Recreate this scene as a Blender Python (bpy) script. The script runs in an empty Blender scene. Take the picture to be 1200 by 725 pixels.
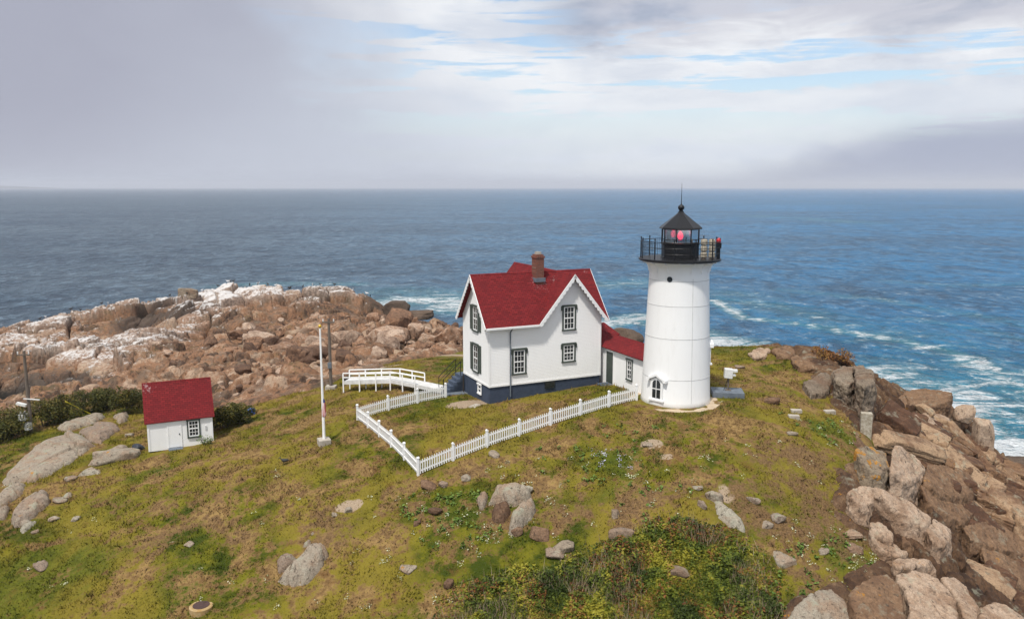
import bpy, math, random
import numpy as np
from mathutils import Vector, Matrix
R = math.radians
random.seed(7)
rng = np.random.default_rng(11)
scene = bpy.context.scene
COL = scene.collection

# ------------------------------------------------------------------ camera
CAM_H = 15.5
PITCH = R(8.74)
F = 933.0
SEA = -14.6
cp_, sp_ = math.cos(PITCH), math.sin(PITCH)

def ray(px, py):
    x = (px - 600) / F
    y = -(py - 362.5) / F
    return np.array([x, cp_ + y * sp_, -sp_ + y * cp_])

def at_z(px, py, z):
    d = ray(px, py)
    t = (z - CAM_H) / d[2]
    return np.array([d[0] * t, d[1] * t, z])

def at_y(px, py, Y):
    d = ray(px, py)
    t = Y / d[1]
    return np.array([d[0] * t, Y, CAM_H + d[2] * t])

def project(x, y, z):
    dz = z - CAM_H
    zc = y * cp_ - dz * sp_
    yc = y * sp_ + dz * cp_
    zc = np.where(zc < 0.1, 0.1, zc)
    return 600 + F * x / zc, 362.5 - F * yc / zc

cam = bpy.data.cameras.new('camera')
cam.sensor_width = 36
cam.lens = F / 1200 * 36
cam.clip_start = 0.5
cam.clip_end = 60000
camo = bpy.data.objects.new('camera', cam)
COL.objects.link(camo)
camo.location = (0, 0, CAM_H)
camo.rotation_euler = (math.pi / 2 - PITCH, 0, 0)
scene.camera = camo

# ------------------------------------------------------------------ numpy noise
def _hash(ix, iy, seed):
    h = (ix.astype(np.int64) * 374761393 + iy.astype(np.int64) * 668265263 + seed * 974634777) & 0xFFFFFFFF
    h = ((h ^ (h >> 13)) * 1274126177) & 0xFFFFFFFF
    h = (h ^ (h >> 16)) & 0xFFFFFFFF
    h = (h * 2246822519) & 0xFFFFFFFF
    h = (h ^ (h >> 15)) & 0xFFFFFFFF
    return h / 4294967295.0

def vnoise(x, y, seed=0):
    x = np.asarray(x, float); y = np.asarray(y, float)
    ix = np.floor(x); iy = np.floor(y)
    fx = x - ix; fy = y - iy
    fx = fx * fx * (3 - 2 * fx); fy = fy * fy * (3 - 2 * fy)
    ix = ix.astype(np.int64); iy = iy.astype(np.int64)
    a = _hash(ix, iy, seed); b = _hash(ix + 1, iy, seed)
    c = _hash(ix, iy + 1, seed); d = _hash(ix + 1, iy + 1, seed)
    return (a + (b - a) * fx) * (1 - fy) + (c + (d - c) * fx) * fy

def fbm(x, y, scale, oct=4, seed=0):
    s = 0; amp = 1; tot = 0; f = 1.0 / scale
    for i in range(oct):
        s = s + amp * (vnoise(x * f + 13.7 * i, y * f - 7.1 * i, seed + i) - .5)
        tot += amp; amp *= .5; f *= 2.03
    return s / tot * 2

def sstep(a, b, x):
    t = np.clip((x - a) / (b - a), 0, 1)
    return t * t * (3 - 2 * t)

def voronoi(x, y, seed):
    ix = np.floor(x).astype(np.int64); iy = np.floor(y).astype(np.int64)
    f1 = np.full(x.shape, 9.0); f2 = np.full(x.shape, 9.0)
    cx = np.zeros(x.shape); cy = np.zeros(x.shape)
    ci = np.zeros(x.shape, np.int64); cj = np.zeros(x.shape, np.int64)
    for dx in (-1, 0, 1):
        for dy in (-1, 0, 1):
            jx = ix + dx; jy = iy + dy
            px = jx + .08 + .84 * _hash(jx, jy, seed); py = jy + .08 + .84 * _hash(jx, jy, seed + 1)
            d = np.hypot(x - px, y - py)
            n = d < f1
            f2 = np.where(n, f1, np.minimum(f2, d))
            cx = np.where(n, px, cx); cy = np.where(n, py, cy)
            ci = np.where(n, jx, ci); cj = np.where(n, jy, cj)
            f1 = np.where(n, d, f1)
    return f1, f2, cx, cy, ci, cj

def blocks(x, y, scale, rot, aniso, h, tilt, crack, seed, edge=.12, warp=.35):
    """jointed rock: every cell is a tilted block parted from its neighbours by a crack"""
    wx = x + warp * scale * fbm(x, y, scale * 1.1, 3, seed + 50)
    wy = y + warp * scale * fbm(x, y, scale * 1.1, 3, seed + 60)
    c, s = math.cos(rot), math.sin(rot)
    u = (wx * c + wy * s) / (scale * aniso); v = (-wx * s + wy * c) / scale
    f1, f2, cx, cy, ci, cj = voronoi(u, v, seed)
    r0 = _hash(ci, cj, seed + 2) - .5; r1 = _hash(ci, cj, seed + 3) - .5; r2 = _hash(ci, cj, seed + 4) - .5
    e = sstep(0, edge, f2 - f1)
    dome = -(f1 ** 2) * .35
    z = h * r0 + tilt * scale * ((u - cx) * r1 * 2 + (v - cy) * r2 * 2) + dome * crack
    z = z - crack * (1 - e)
    return z, _hash(ci, cj, seed + 5), e

def pillow(x, y, scale, rot, aniso, h, tilt, depth, seed, warp=.25, w=.42):
    """heap of close set boulders: rounded blocks with deep gaps"""
    wx = x + warp * scale * fbm(x, y, scale * 1.3, 2, seed + 50)
    wy = y + warp * scale * fbm(x, y, scale * 1.3, 2, seed + 60)
    c, s = math.cos(rot), math.sin(rot)
    u = (wx * c + wy * s) / (scale * aniso); v = (-wx * s + wy * c) / scale
    f1, f2, cx, cy, ci, cj = voronoi(u, v, seed)
    r0 = _hash(ci, cj, seed + 2) - .5; r1 = _hash(ci, cj, seed + 3) - .5; r2 = _hash(ci, cj, seed + 4) - .5
    e = np.clip((f2 - f1) / w, 0, 1)
    prof = np.sqrt(np.maximum(1 - (1 - e) ** 2.4, 0))
    z = h * r0 + tilt * scale * ((u - cx) * r1 * 2 + (v - cy) * r2 * 2) + depth * (prof - 1)
    return z, _hash(ci, cj, seed + 5), prof

# ------------------------------------------------------------------ base terrain: thin plate through surveyed points
CP = []
def cpx(px, py, z): 
    p = at_z(px, py, z); CP.append((p[0], p[1], z))
def cpw(x, y, z): CP.append((x, y, z))
TX, TY = 12.0, 56.9          # tower axis
HX, HY, HA = -1.72, 59.0, R(25)   # front left corner of the keeper's house
hc, hs = math.cos(HA), math.sin(HA)
def hw(s, v): return HX + hc * s - hs * v, HY + hs * s + hc * v
for a in range(0, 360, 60):
    cpw(TX + 4 * math.cos(R(a)), TY + 4 * math.sin(R(a)), -.05)
for s, v, z in ((0, 0, -.85), (0, 5.3, -1.3), (9.8, 0, -.3), (9.8, 5.3, -.9), (5, 10, -1.6), (9.8, 10, -1.3), (5, 0, -.5), (5, 5, -1.0)):
    cpw(*hw(s, v), z)
for q in ((520, 435, -1.7), (480, 436, -2.0), (500, 422, -2.3), (430, 452, -1.8), (464, 452, -1.6), (380, 523, -2.5), (490, 558, -2.45),
          (419, 493, -1.7), (523, 467, -1.35), (172, 529, -4.05), (251, 520, -3.9), (150, 505, -4.5), (300, 490, -3.7), (350, 457, -2.9), (210, 500, -4.5),
          (300, 450, -5.6), (250, 470, -5.6), (100, 470, -5.8), (36, 505, -5.6), (0, 520, -6.2), (70, 520, -4.6), (20, 590, -5.8),
          (0, 725, -8), (100, 640, -6.5), (100, 570, -5.0), (236, 711, -6.9), (200, 600, -4.9), (300, 580, -4.0), (300, 650, -5.3),
          (350, 725, -7), (400, 600, -4.1), (500, 600, -3.6), (500, 660, -5), (500, 725, -6.6), (650, 560, -2.3), (650, 620, -3.8),
          (700, 725, -6.5), (750, 520, -.9), (750, 580, -2.4), (750, 650, -4.2), (850, 500, -.3), (850, 560, -1.8), (850, 640, -4),
          (900, 725, -6), (900, 450, -.4), (880, 409, -.7), (920, 405, -.6), (950, 480, -.7), (950, 560, -2.2), (950, 640, -4.2), (1000, 520, -1.7),
          (1000, 600, -3.8), (1000, 680, -5.5), (1050, 520, -2.8), (1050, 590, -4.4), (1100, 600, -5.4), (1110, 650, -6.4), (1060, 690, -6.4), (1110, 715, -7.2),
          (1150, 690, -9.5), (1140, 620, -8), (1150, 560, -7), (1190, 600, -10), (1195, 690, -10.5), (1110, 462, -4.9), (1060, 470, -4.2), (1030, 475, -3),
          (1000, 432, -.1), (980, 428, 0), (960, 415, -.2), (990, 485, -1.2), (1140, 520, -8.3), (1180, 548, -12.5),
          (540, 377, -5.5), (430, 352, -6), (395, 340, -4.8), (350, 338, -4.2), (280, 339, -4.2), (220, 338, -4.2), (150, 347, -5.2), (120, 352, -5.6), (60, 360, -6.3), (0, 378, -7),
          (300, 375, -6.8), (300, 400, -7.4), (420, 400, -6), (200, 420, -6.6), (100, 400, -6.3), (30, 425, -8), (0, 465, -11), (480, 390, -5), (470, 372, -5.5),
          (400, 435, -4.6), (540, 405, -4.2), (330, 440, -5.0), (160, 440, -7.5), (80, 450, -8), (180, 375, -7), (745, 392, -7.5)):
    cpx(*q)
for q in ((60, 60, -17), (60, 95, -18), (53, 76, -15.5), (48, 40, -17), (42, 28, -15), (30, 96, -9), (40, 92, -13.5), (22, 102, -9), (20, 112, -15), (0, 112, -10),
          (5, 95, -6), (0, 86, -3.6), (14, 84, -2.2), (-10, 140, -16), (15, 125, -17), (30, 120, -17), (-5, 160, -18), (-28, 182, -17), (-45, 190, -17), (-68, 195, -17), (-90, 182, -17), (-108, 150, -17),
          (-114, 112, -17), (-102, 84, -15), (-75, 70, -11), (-62, 58, -8.5), (-50, 46, -8.5), (-40, 32, -9.5), (-20, 30, -9), (0, 30, -8.3), (15, 30, -8), (26, 30, -9)):
    cpw(*q)
CP = np.array(CP)
def _U(r2): return np.where(r2 > 0, r2 * np.log(np.maximum(r2, 1e-12)), 0)
_n = len(CP)
_K = _U(((CP[:, None, :2] - CP[None, :, :2]) ** 2).sum(2)) + np.eye(_n) * 60.0
_P = np.hstack([np.ones((_n, 1)), CP[:, :2]])
_A = np.vstack([np.hstack([_K, _P]), np.hstack([_P.T, np.zeros((3, 3))])])
_W = np.linalg.solve(_A, np.concatenate([CP[:, 2], np.zeros(3)]))
def base_z(x, y):
    x = np.asarray(x, float); y = np.asarray(y, float); sh = x.shape
    x = x.ravel(); y = y.ravel(); out = np.empty(len(x))
    for i in range(0, len(x), 20000):
        a = x[i:i + 20000, None]; b = y[i:i + 20000, None]
        out[i:i + 20000] = _U((a - CP[None, :, 0]) ** 2 + (b - CP[None, :, 1]) ** 2) @ _W[:_n] + _W[_n] + _W[_n + 1] * a[:, 0] + _W[_n + 2] * b[:, 0]
    return out.reshape(sh)

def poly_sd(px, py, poly):
    """signed distance to a polygon, positive inside"""
    P = np.array(poly, float); Q = np.roll(P, -1, 0)
    d = np.full(px.shape, 1e9); ins = np.zeros(px.shape, bool)
    for (ax, ay), (bx, by) in zip(P, Q):
        ex, ey = bx - ax, by - ay
        t = np.clip(((px - ax) * ex + (py - ay) * ey) / (ex * ex + ey * ey + 1e-9), 0, 1)
        d = np.minimum(d, np.hypot(px - ax - t * ex, py - ay - t * ey))
        c = ((ay > py) != (by > py)) & (px < (bx - ax) * (py - ay) / (by - ay + 1e-12) + ax)
        ins ^= c
    return np.where(ins, d, -d)

def wpoly(pts): return [tuple(at_z(*p)[:2]) for p in pts]
# outlines of bare rock in world metres (corner points read off the survey)
LEFT_ROCK = wpoly([(0, 492, -6.5), (60, 478, -6), (120, 468, -5.9), (165, 462, -5.7), (230, 478, -5.4), (290, 482, -4.3), (330, 467, -3.4), (385, 450, -2.6), (405, 441, -2.8),
                   (455, 424, -3.2), (520, 412, -3.4), (545, 406, -3.6)]) + [(3, 92), (14, 88), (26, 84), (34, 84), (60, 130), (0, 200), (-70, 215), (-130, 150), (-120, 70), (-75, 55)]
RIGHT_ROCK = [(14, 88)] + wpoly([(875, 406, -.7), (930, 412, -.5), (955, 440, -.5), (968, 462, -.7), (990, 480, -1), (1003, 500, -1.4), (1006, 530, -2), (985, 552, -2.4), (990, 580, -3.1),
                   (982, 605, -3.8), (1020, 632, -4.6), (1050, 650, -5.2), (1000, 688, -5.7), (935, 697, -5.4), (915, 730, -6.1)]) + [(11, 20), (70, 20), (70, 110), (30, 120)]
LEDGE = wpoly([(-30, 585, -6), (0, 545, -5.4), (60, 503, -4.8), (135, 478, -5.0), (152, 488, -4.6), (120, 515, -4.5), (75, 545, -4.8), (20, 560, -5.2), (75, 565, -5), (62, 585, -5.3), (30, 622, -6.1), (-40, 640, -7)])
def rock_mask(x, y):
    w = 1.0 * fbm(x, y, 5, 3, 5)
    a = poly_sd(x, y, LEFT_ROCK) + 1.3 * w
    b = poly_sd(x, y, RIGHT_ROCK) + .9 * w
    return a, b

def ground_z(x, y):
    x = np.asarray(x, float); y = np.asarray(y, float)
    return base_z(x, y) + .16 * fbm(x, y, 5.5, 3, 1) + .05 * fbm(x, y, 1.1, 3, 2)

def rock_z(x, y, sink_right=0.):
    """returns height, tone, rockness (metres inside the rock outline)"""
    b = base_z(x, y)
    ml, mr = rock_mask(x, y)
    # left shore: big ledges in the far half, rubble in the middle
    far = np.clip(sstep(118, 134, y + .25 * x + 6 + 5 * fbm(x, y, 14, 2, 31)) + sstep(-38, -50, x + 4 * fbm(x, y, 10, 2, 32)) * sstep(84, 92, y), 0, 1)
    z1, t1, e1 = blocks(x, y, 8.5, R(20), 1.7, 2.3, .24, 2.6, 101, .045, .3)
    z2, t2, e2 = blocks(x, y, 3.6, R(-15), 1.5, .95, .32, 1.7, 111, .075, .3)
    z3, t3, e3 = pillow(x, y, 2.4, R(35), 1.35, 1.5, .66, 2.1, 121)
    z4, t4, e4 = pillow(x, y, 1.15, R(5), 1.25, .9, .75, 1.15, 131)
    z5, t5, e5 = pillow(x, y, .62, R(60), 1.2, .3, .7, .42, 141)
    z6, t6, e6 = blocks(x, y, 1.7, R(48), 1.8, .28, .30, .55, 151, .10, .35)
    sel = sstep(-.15, .25, fbm(x, y, 9, 3, 33))
    zl = far * (z1 * .85 + z2 * .85 + .18 * z5 + .75 * z6 - 1.4 - 1.3 * sstep(-56, -72, x)) + (1 - far) * (z1 * .30 + np.maximum(z3 * sel - (1 - sel) * 1.2, z4 * .9 - .35) + .35 * z5)
    tl = far * (.3 * t1 + .4 * t2 + .3 * t6) + (1 - far) * (.45 * t3 + .55 * t4)
    mixz = sstep(.05, .35, fbm(x, y, 13, 3, 35))
    zl = zl * (1 - mixz * (1 - far)) + mixz * (1 - far) * (z2 * 1.25 + z6 * .8 + .25 * z5)
    zl = zl + far * 1.5 * fbm(x, y, 13, 3, 36) - 2.6 * np.exp(-(((x + 67) / 5) ** 2 + ((y - 138) / 9) ** 2)) + .7 * fbm(x, y, 11, 2, 37)
    # right cliff: slabs dipping to the sea, joints running down to the right
    c1, u1, g1 = blocks(x, y, 5.2, R(-35), 1.9, 1.7, .26, 1.5, 201, .14, .22)
    c2, u2, g2 = blocks(x, y, 2.0, R(-35), 1.8, .8, .4, .9, 211, .14, .25)
    c3, u3, g3 = blocks(x, y, .8, R(-20), 1.5, .36, .42, .32, 221, .14, .3)
    c4, u4, g4 = blocks(x, y, .36, R(10), 1.3, .12, .3, .10, 231, .2, .3)
    zr = c1 + c2 + c3 * .7 + c4 * .5
    tr = .3 * u1 + .4 * u2 + .3 * u3
    wl = sstep(-1, 1, ml - mr)
    zz = zl * wl + zr * (1 - wl)
    tone = tl * wl + tr * (1 - wl)
    m = np.maximum(ml, mr)
    k = sstep(0, 4.5, m)
    fine = .10 * fbm(x, y, .9, 3, 41)
    if sink_right: zz = zz - sink_right * (1 - wl) * k
    gap = at_z(1122, 640, -8); gx_, gy_q = gap[0], gap[1]
    gu = (x - gx_) * .62 + (y - gy_q) * -.78; gv = (x - gx_) * .78 + (y - gy_q) * .62
    cleft = 5.0 * np.exp(-(gv / 1.5) ** 2) * sstep(9.5, 6, np.abs(gu))
    z = b + zz * (.22 + .78 * k) + fine + np.where(m > 0, .35 + .35 * k, .35 + m * 1.1) - cleft * sstep(0, 2, m)
    return z, tone, m

# ------------------------------------------------------------------ mesh helpers
def mesh_np(name, V, faces_flat, face_sizes, mat=None, smooth=False, parent=None):
    me = bpy.data.meshes.new(name)
    V = np.asarray(V, np.float32)
    n = len(V)
    me.vertices.add(n); me.vertices.foreach_set('co', V.ravel())
    fs = np.asarray(face_sizes, np.int32)
    me.loops.add(int(fs.sum())); me.loops.foreach_set('vertex_index', np.asarray(faces_flat, np.int32).ravel())
    me.polygons.add(len(fs))
    st = np.concatenate([[0], np.cumsum(fs)[:-1]]).astype(np.int32)
    me.polygons.foreach_set('loop_start', st)
    me.polygons.foreach_set('use_smooth', np.full(len(fs), bool(smooth)))
    me.update(calc_edges=True)
    if mat: me.materials.append(mat)
    o = bpy.data.objects.new(name, me); COL.objects.link(o)
    if parent: o.parent = parent
    return o

def grid_mesh(name, xs, ys, zf, mat, keep=None, smooth=True, attrs=None):
    X, Y = np.meshgrid(xs, ys)
    Z = zf
    ny, nx = X.shape
    idx = np.arange(nx * ny).reshape(ny, nx)
    q = np.stack([idx[:-1, :-1], idx[:-1, 1:], idx[1:, 1:], idx[1:, :-1]], -1).reshape(-1, 4)
    V = np.stack([X, Y, Z], -1).reshape(-1, 3)
    if keep is not None:
        kf = keep.ravel()[q].any(1); q = q[kf]
        used = np.zeros(len(V), bool); used[q.ravel()] = True
        rm = np.cumsum(used) - 1
        q = rm[q]; V = V[used]
        if attrs: attrs = {k: a.ravel()[used] for k, a in attrs.items()}
    o = mesh_np(name, V, q.ravel(), np.full(len(q), 4), mat, smooth)
    if attrs:
        for k, a in attrs.items():
            at = o.data.attributes.new(k, 'FLOAT', 'POINT'); at.data.foreach_set('value', np.asarray(a, np.float32).ravel())
    return o

class MB:
    """collects shapes, builds ONE mesh object"""
    def __init__(s): s.v = []; s.f = []; s.uv = []
    def add(s, vs, fs, M=None):
        k = len(s.v)
        for p in vs:
            p = Vector(p)
            s.v.append(M @ p if M else p)
        for f in fs: s.f.append(tuple(i + k for i in f))
    def box(s, x0, x1, y0, y1, z0, z1, M=None):
        vs = [(x0, y0, z0), (x1, y0, z0), (x1, y1, z0), (x0, y1, z0), (x0, y0, z1), (x1, y0, z1), (x1, y1, z1), (x0, y1, z1)]
        s.add(vs, [(3, 2, 1, 0), (4, 5, 6, 7), (0, 1, 5, 4), (1, 2, 6, 5), (2, 3, 7, 6), (3, 0, 4, 7)], M)
    def beam(s, a, b, w, h, up=(0, 0, 1)):
        a = Vector(a); b = Vector(b); d = (b - a); L = d.length; d.normalize()
        sd = d.cross(Vector(up)); sd.normalize(); u = sd.cross(d)
        M = Matrix.Translation(a) @ Matrix((d, sd, u)).transposed().to_4x4()
        s.box(0, L, -w / 2, w / 2, -h / 2, h / 2, M)
    def tube(s, a, b, r0, r1=None, n=8):
        r1 = r0 if r1 is None else r1
        a = Vector(a); b = Vector(b); d = (b - a).normalized()
        sd = d.cross(Vector((0, 0, 1)))
        if sd.length < 1e-4: sd = Vector((1, 0, 0))
        sd.normalize(); u = sd.cross(d)
        vs = []
        for c, r in ((a, r0), (b, r1)):
            for i in range(n):
                t = 2 * math.pi * i / n
                vs.append(c + sd * (r * math.cos(t)) + u * (r * math.sin(t)))
        fs = [(i, (i + 1) % n, n + (i + 1) % n, n + i) for i in range(n)]
        fs += [tuple(range(n))[::-1], tuple(range(n, 2 * n))]
        s.add(vs, fs)
    def lathe(s, prof, n=32, c=(0, 0), phase=0, cap=True):
        vs = []
        for r, z in prof:
            for i in range(n):
                t = phase + 2 * math.pi * i / n
                vs.append((c[0] + r * math.cos(t), c[1] + r * math.sin(t), z))
        m = len(prof)
        fs = [(j * n + i, j * n + (i + 1) % n, (j + 1) * n + (i + 1) % n, (j + 1) * n + i) for j in range(m - 1) for i in range(n)]
        if cap: fs += [tuple(range(n))[::-1], tuple(range((m - 1) * n, m * n))]
        s.add(vs, fs)
    def prism(s, pts, y0, y1, M=None):
        """outline in x,z pushed along y"""
        n = len(pts)
        vs = [(x, y0, z) for x, z in pts] + [(x, y1, z) for x, z in pts]
        fs = [tuple(range(n)), tuple(range(2 * n - 1, n - 1, -1))] + [(i, i + n, (i + 1) % n + n, (i + 1) % n) for i in range(n)]
        s.add(vs, fs, M)
    def build(s, name, mat, parent=None, smooth=False, bevel=0):
        flat = [i for f in s.f for i in f]
        o = mesh_np(name, np.array([tuple(p) for p in s.v]), flat, [len(f) for f in s.f], mat, smooth, parent)
        if bevel:
            m = o.modifiers.new('bevel', 'BEVEL'); m.width = bevel; m.segments = 2; m.limit_method = 'ANGLE'
        return o

def empty(name, loc, rz=0):
    o = bpy.data.objects.new(name, None); COL.objects.link(o)
    o.location = loc; o.rotation_euler = (0, 0, rz); o.empty_display_size = .3
    return o
def tag(o, label=None, cat=None, group=None, kind=None):
    if label: o['label'] = label
    if cat: o['category'] = cat
    if group: o['group'] = group
    if kind: o['kind'] = kind
    return o
def copy_tree(o, parent=None):
    c = o.copy(); COL.objects.link(c); c.parent = parent
    for ch in o.children: copy_tree(ch, c)
    return c

# ------------------------------------------------------------------ materials
class N:
    def __init__(s, name):
        s.m = bpy.data.materials.new(name); s.m.use_nodes = True
        s.t = s.m.node_tree; s.b = s.t.nodes['Principled BSDF']; s.out = s.t.nodes['Material Output']
    def n(s, typ, **kw):
        nd = s.t.nodes.new(typ)
        for k, v in kw.items(): setattr(nd, k, v)
        return nd
    def l(s, a, b): s.t.links.new(a, b)
    def val(s, sock, v):
        if hasattr(v, 'is_linked') or isinstance(v, bpy.types.NodeSocket): s.l(v, sock)
        else: sock.default_value = v
    def math(s, op, a, b=0.0, c=None, clamp=False):
        nd = s.n('ShaderNodeMath', operation=op); nd.use_clamp = clamp
        s.val(nd.inputs[0], a); s.val(nd.inputs[1], b)
        if c is not None: s.val(nd.inputs[2], c)
        return nd.outputs[0]
    def mix(s, f, a, b, blend='MIX'):
        nd = s.n('ShaderNodeMix', data_type='RGBA', blend_type=blend)
        s.val(nd.inputs[0], f)
        s.val(nd.inputs[6], a if not isinstance(a, tuple) else (*a, 1)[:4]); s.val(nd.inputs[7], b if not isinstance(b, tuple) else (*b, 1)[:4])
        return nd.outputs[2]
    def ramp(s, f, a, b, lo=0., hi=1.):
        nd = s.n('ShaderNodeMapRange', interpolation_type='SMOOTHSTEP')
        s.val(nd.inputs[0], f); nd.inputs[1].default_value = a; nd.inputs[2].default_value = b; nd.inputs[3].default_value = lo; nd.inputs[4].default_value = hi
        return nd.outputs[0]
    def pos(s): return s.n('ShaderNodeNewGeometry').outputs['Position']
    def obj(s): return s.n('ShaderNodeTexCoord').outputs['Object']
    def map(s, v, scale=(1, 1, 1), loc=(0, 0, 0), rot=(0, 0, 0)):
        nd = s.n('ShaderNodeMapping'); s.l(v, nd.inputs[0])
        nd.inputs['Scale'].default_value = scale; nd.inputs['Location'].default_value = loc; nd.inputs['Rotation'].default_value = rot
        return nd.outputs[0]
    def noise(s, v, scale, detail=4, rough=.55, dist=0.):
        nd = s.n('ShaderNodeTexNoise'); s.l(v, nd.inputs['Vector'])
        nd.inputs['Scale'].default_value = scale; nd.inputs['Detail'].default_value = detail; nd.inputs['Roughness'].default_value = rough; nd.inputs['Distortion'].default_value = dist
        return nd.outputs[0]
    def vor(s, v, scale, feature='F1', out='Distance'):
        nd = s.n('ShaderNodeTexVoronoi', feature=feature); s.l(v, nd.inputs['Vector']); nd.inputs['Scale'].default_value = scale
        return nd.outputs[out]
    def attr(s, name):
        return s.n('ShaderNodeAttribute', attribute_name=name).outputs['Fac']
    def sep(s, v):
        nd = s.n('ShaderNodeSeparateXYZ'); s.l(v, nd.inputs[0]); return nd.outputs
    def bump(s, h, strength, dist, normal=None):
        nd = s.n('ShaderNodeBump'); nd.inputs['Strength'].default_value = strength; nd.inputs['Distance'].default_value = dist
        s.l(h, nd.inputs['Height'])
        if normal: s.l(normal, nd.inputs['Normal'])
        return nd.outputs[0]
    def fin(s, col=None, rough=None, bump=None, spec=None, metal=None):
        if col is not None: s.val(s.b.inputs['Base Color'], col if not isinstance(col, tuple) else (*col, 1)[:4])
        if rough is not None: s.val(s.b.inputs['Roughness'], rough)
        if bump is not None: s.l(bump, s.b.inputs['Normal'])
        if spec is not None: s.b.inputs['Specular IOR Level'].default_value = spec
        if metal is not None: s.b.inputs['Metallic'].default_value = metal
        return s.m

def simple(name, c1, c2=None, scale=3., rough=.6, bumps=0., bscale=20., spec=.4, metal=0., stretch=(1, 1, 1)):
    n = N(name); o = n.obj()
    if c2 is None: c2 = tuple(x * .82 for x in c1)
    f = n.ramp(n.noise(n.map(o, stretch), scale, 5, .6), .3, .7)
    b = n.bump(n.noise(o, bscale, 3), bumps, .02) if bumps else None
    return n.fin(n.mix(f, c1, c2), rough, b, spec, metal)

def mat_ground(name='island_turf', blade=False):
    n = N(name); p = n.pos()
    big = n.noise(p, .13, 3, .5); mid = n.noise(n.map(p, loc=(31, 7, 3)), .38, 5, .62, .6); sm = n.noise(p, 2.3, 5, .65); fi = n.noise(n.map(p, loc=(3, 9, 1)), 9, 3, .7)
    dry = n.math('ADD', n.math('MULTIPLY', mid, .60), n.math('MULTIPLY', sm, .34))
    dry = n.math('ADD', dry, n.math('MULTIPLY', fi, .16))
    lush = n.attr('lush')
    dry = n.math('SUBTRACT', dry, n.math('MULTIPLY', lush, .05))
    green = n.mix(n.ramp(n.noise(n.map(p, loc=(90, 3, 0)), .7, 5, .65), .38, .62), (.160, .152, .014), (.044, .062, .007))
    green = n.mix(n.ramp(big, .38, .60, 0, .8), green, (.235, .180, .030))
    green = n.mix(n.math('MULTIPLY', n.ramp(n.math('ADD', lush, n.math('MULTIPLY', n.math('SUBTRACT', mid, .5), 2.2)), .3, 1.0), .75), green, n.mix(n.ramp(sm, .35, .65), (.040, .066, .008), (.095, .125, .012)))
    tan = n.mix(n.ramp(sm, .35, .65), (.33, .215, .090), (.165, .098, .044))
    col = n.mix(n.ramp(dry, .525, .61), green, tan)
    rust = n.math('MULTIPLY', n.ramp(n.noise(n.map(p, loc=(55, 21, 0)), .55, 5, .68), .56, .68), n.ramp(sm, .35, .6))
    col = n.mix(n.math('MULTIPLY', rust, .6), col, (.155, .080, .030))
    dirt = n.attr('dirt')
    dd = n.ramp(n.math('ADD', n.math('MULTIPLY', dirt, .62), n.math('ADD', n.math('MULTIPLY', n.math('SUBTRACT', mid, .5), 1.3), n.math('MULTIPLY', n.math('SUBTRACT', sm, .5), 1.1))), .30, .62)
    brown = n.mix(n.ramp(fi, .35, .65), (.21, .128, .068), (.105, .064, .034))
    col = n.mix(n.math('MULTIPLY', dd, .85), col, brown)
    col = n.mix(n.ramp(fi, .35, .75, 0, .34), col, n.mix(.55, col, (.03, .03, .008)))
    bare = n.attr('bare')
    pale = n.mix(n.ramp(n.noise(p, 14, 4, .7), .35, .65), (.42, .33, .25), (.27, .20, .145))
    col = n.mix(n.ramp(n.math('ADD', bare, n.math('MULTIPLY', n.math('SUBTRACT', sm, .5), .5)), .42, .55), col, pale)
    col = n.mix(1.0, col, (.93, .92, .86), 'MULTIPLY')
    bp = n.bump(n.math('ADD', sm, n.math('MULTIPLY', fi, .5)), .8, .16)
    if blade:
        va = n.n('ShaderNodeVectorMath', operation='MULTIPLY_ADD'); n.l(n.n('ShaderNodeNewGeometry').outputs['Normal'], va.inputs[0]); va.inputs[1].default_value = (.7, .7, .7); va.inputs[2].default_value = (0, 0, .9)
        vn = n.n('ShaderNodeVectorMath', operation='NORMALIZE'); n.l(va.outputs[0], vn.inputs[0]); bp = vn.outputs[0]
    return n.fin(col, .95, bp, .1)

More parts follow.
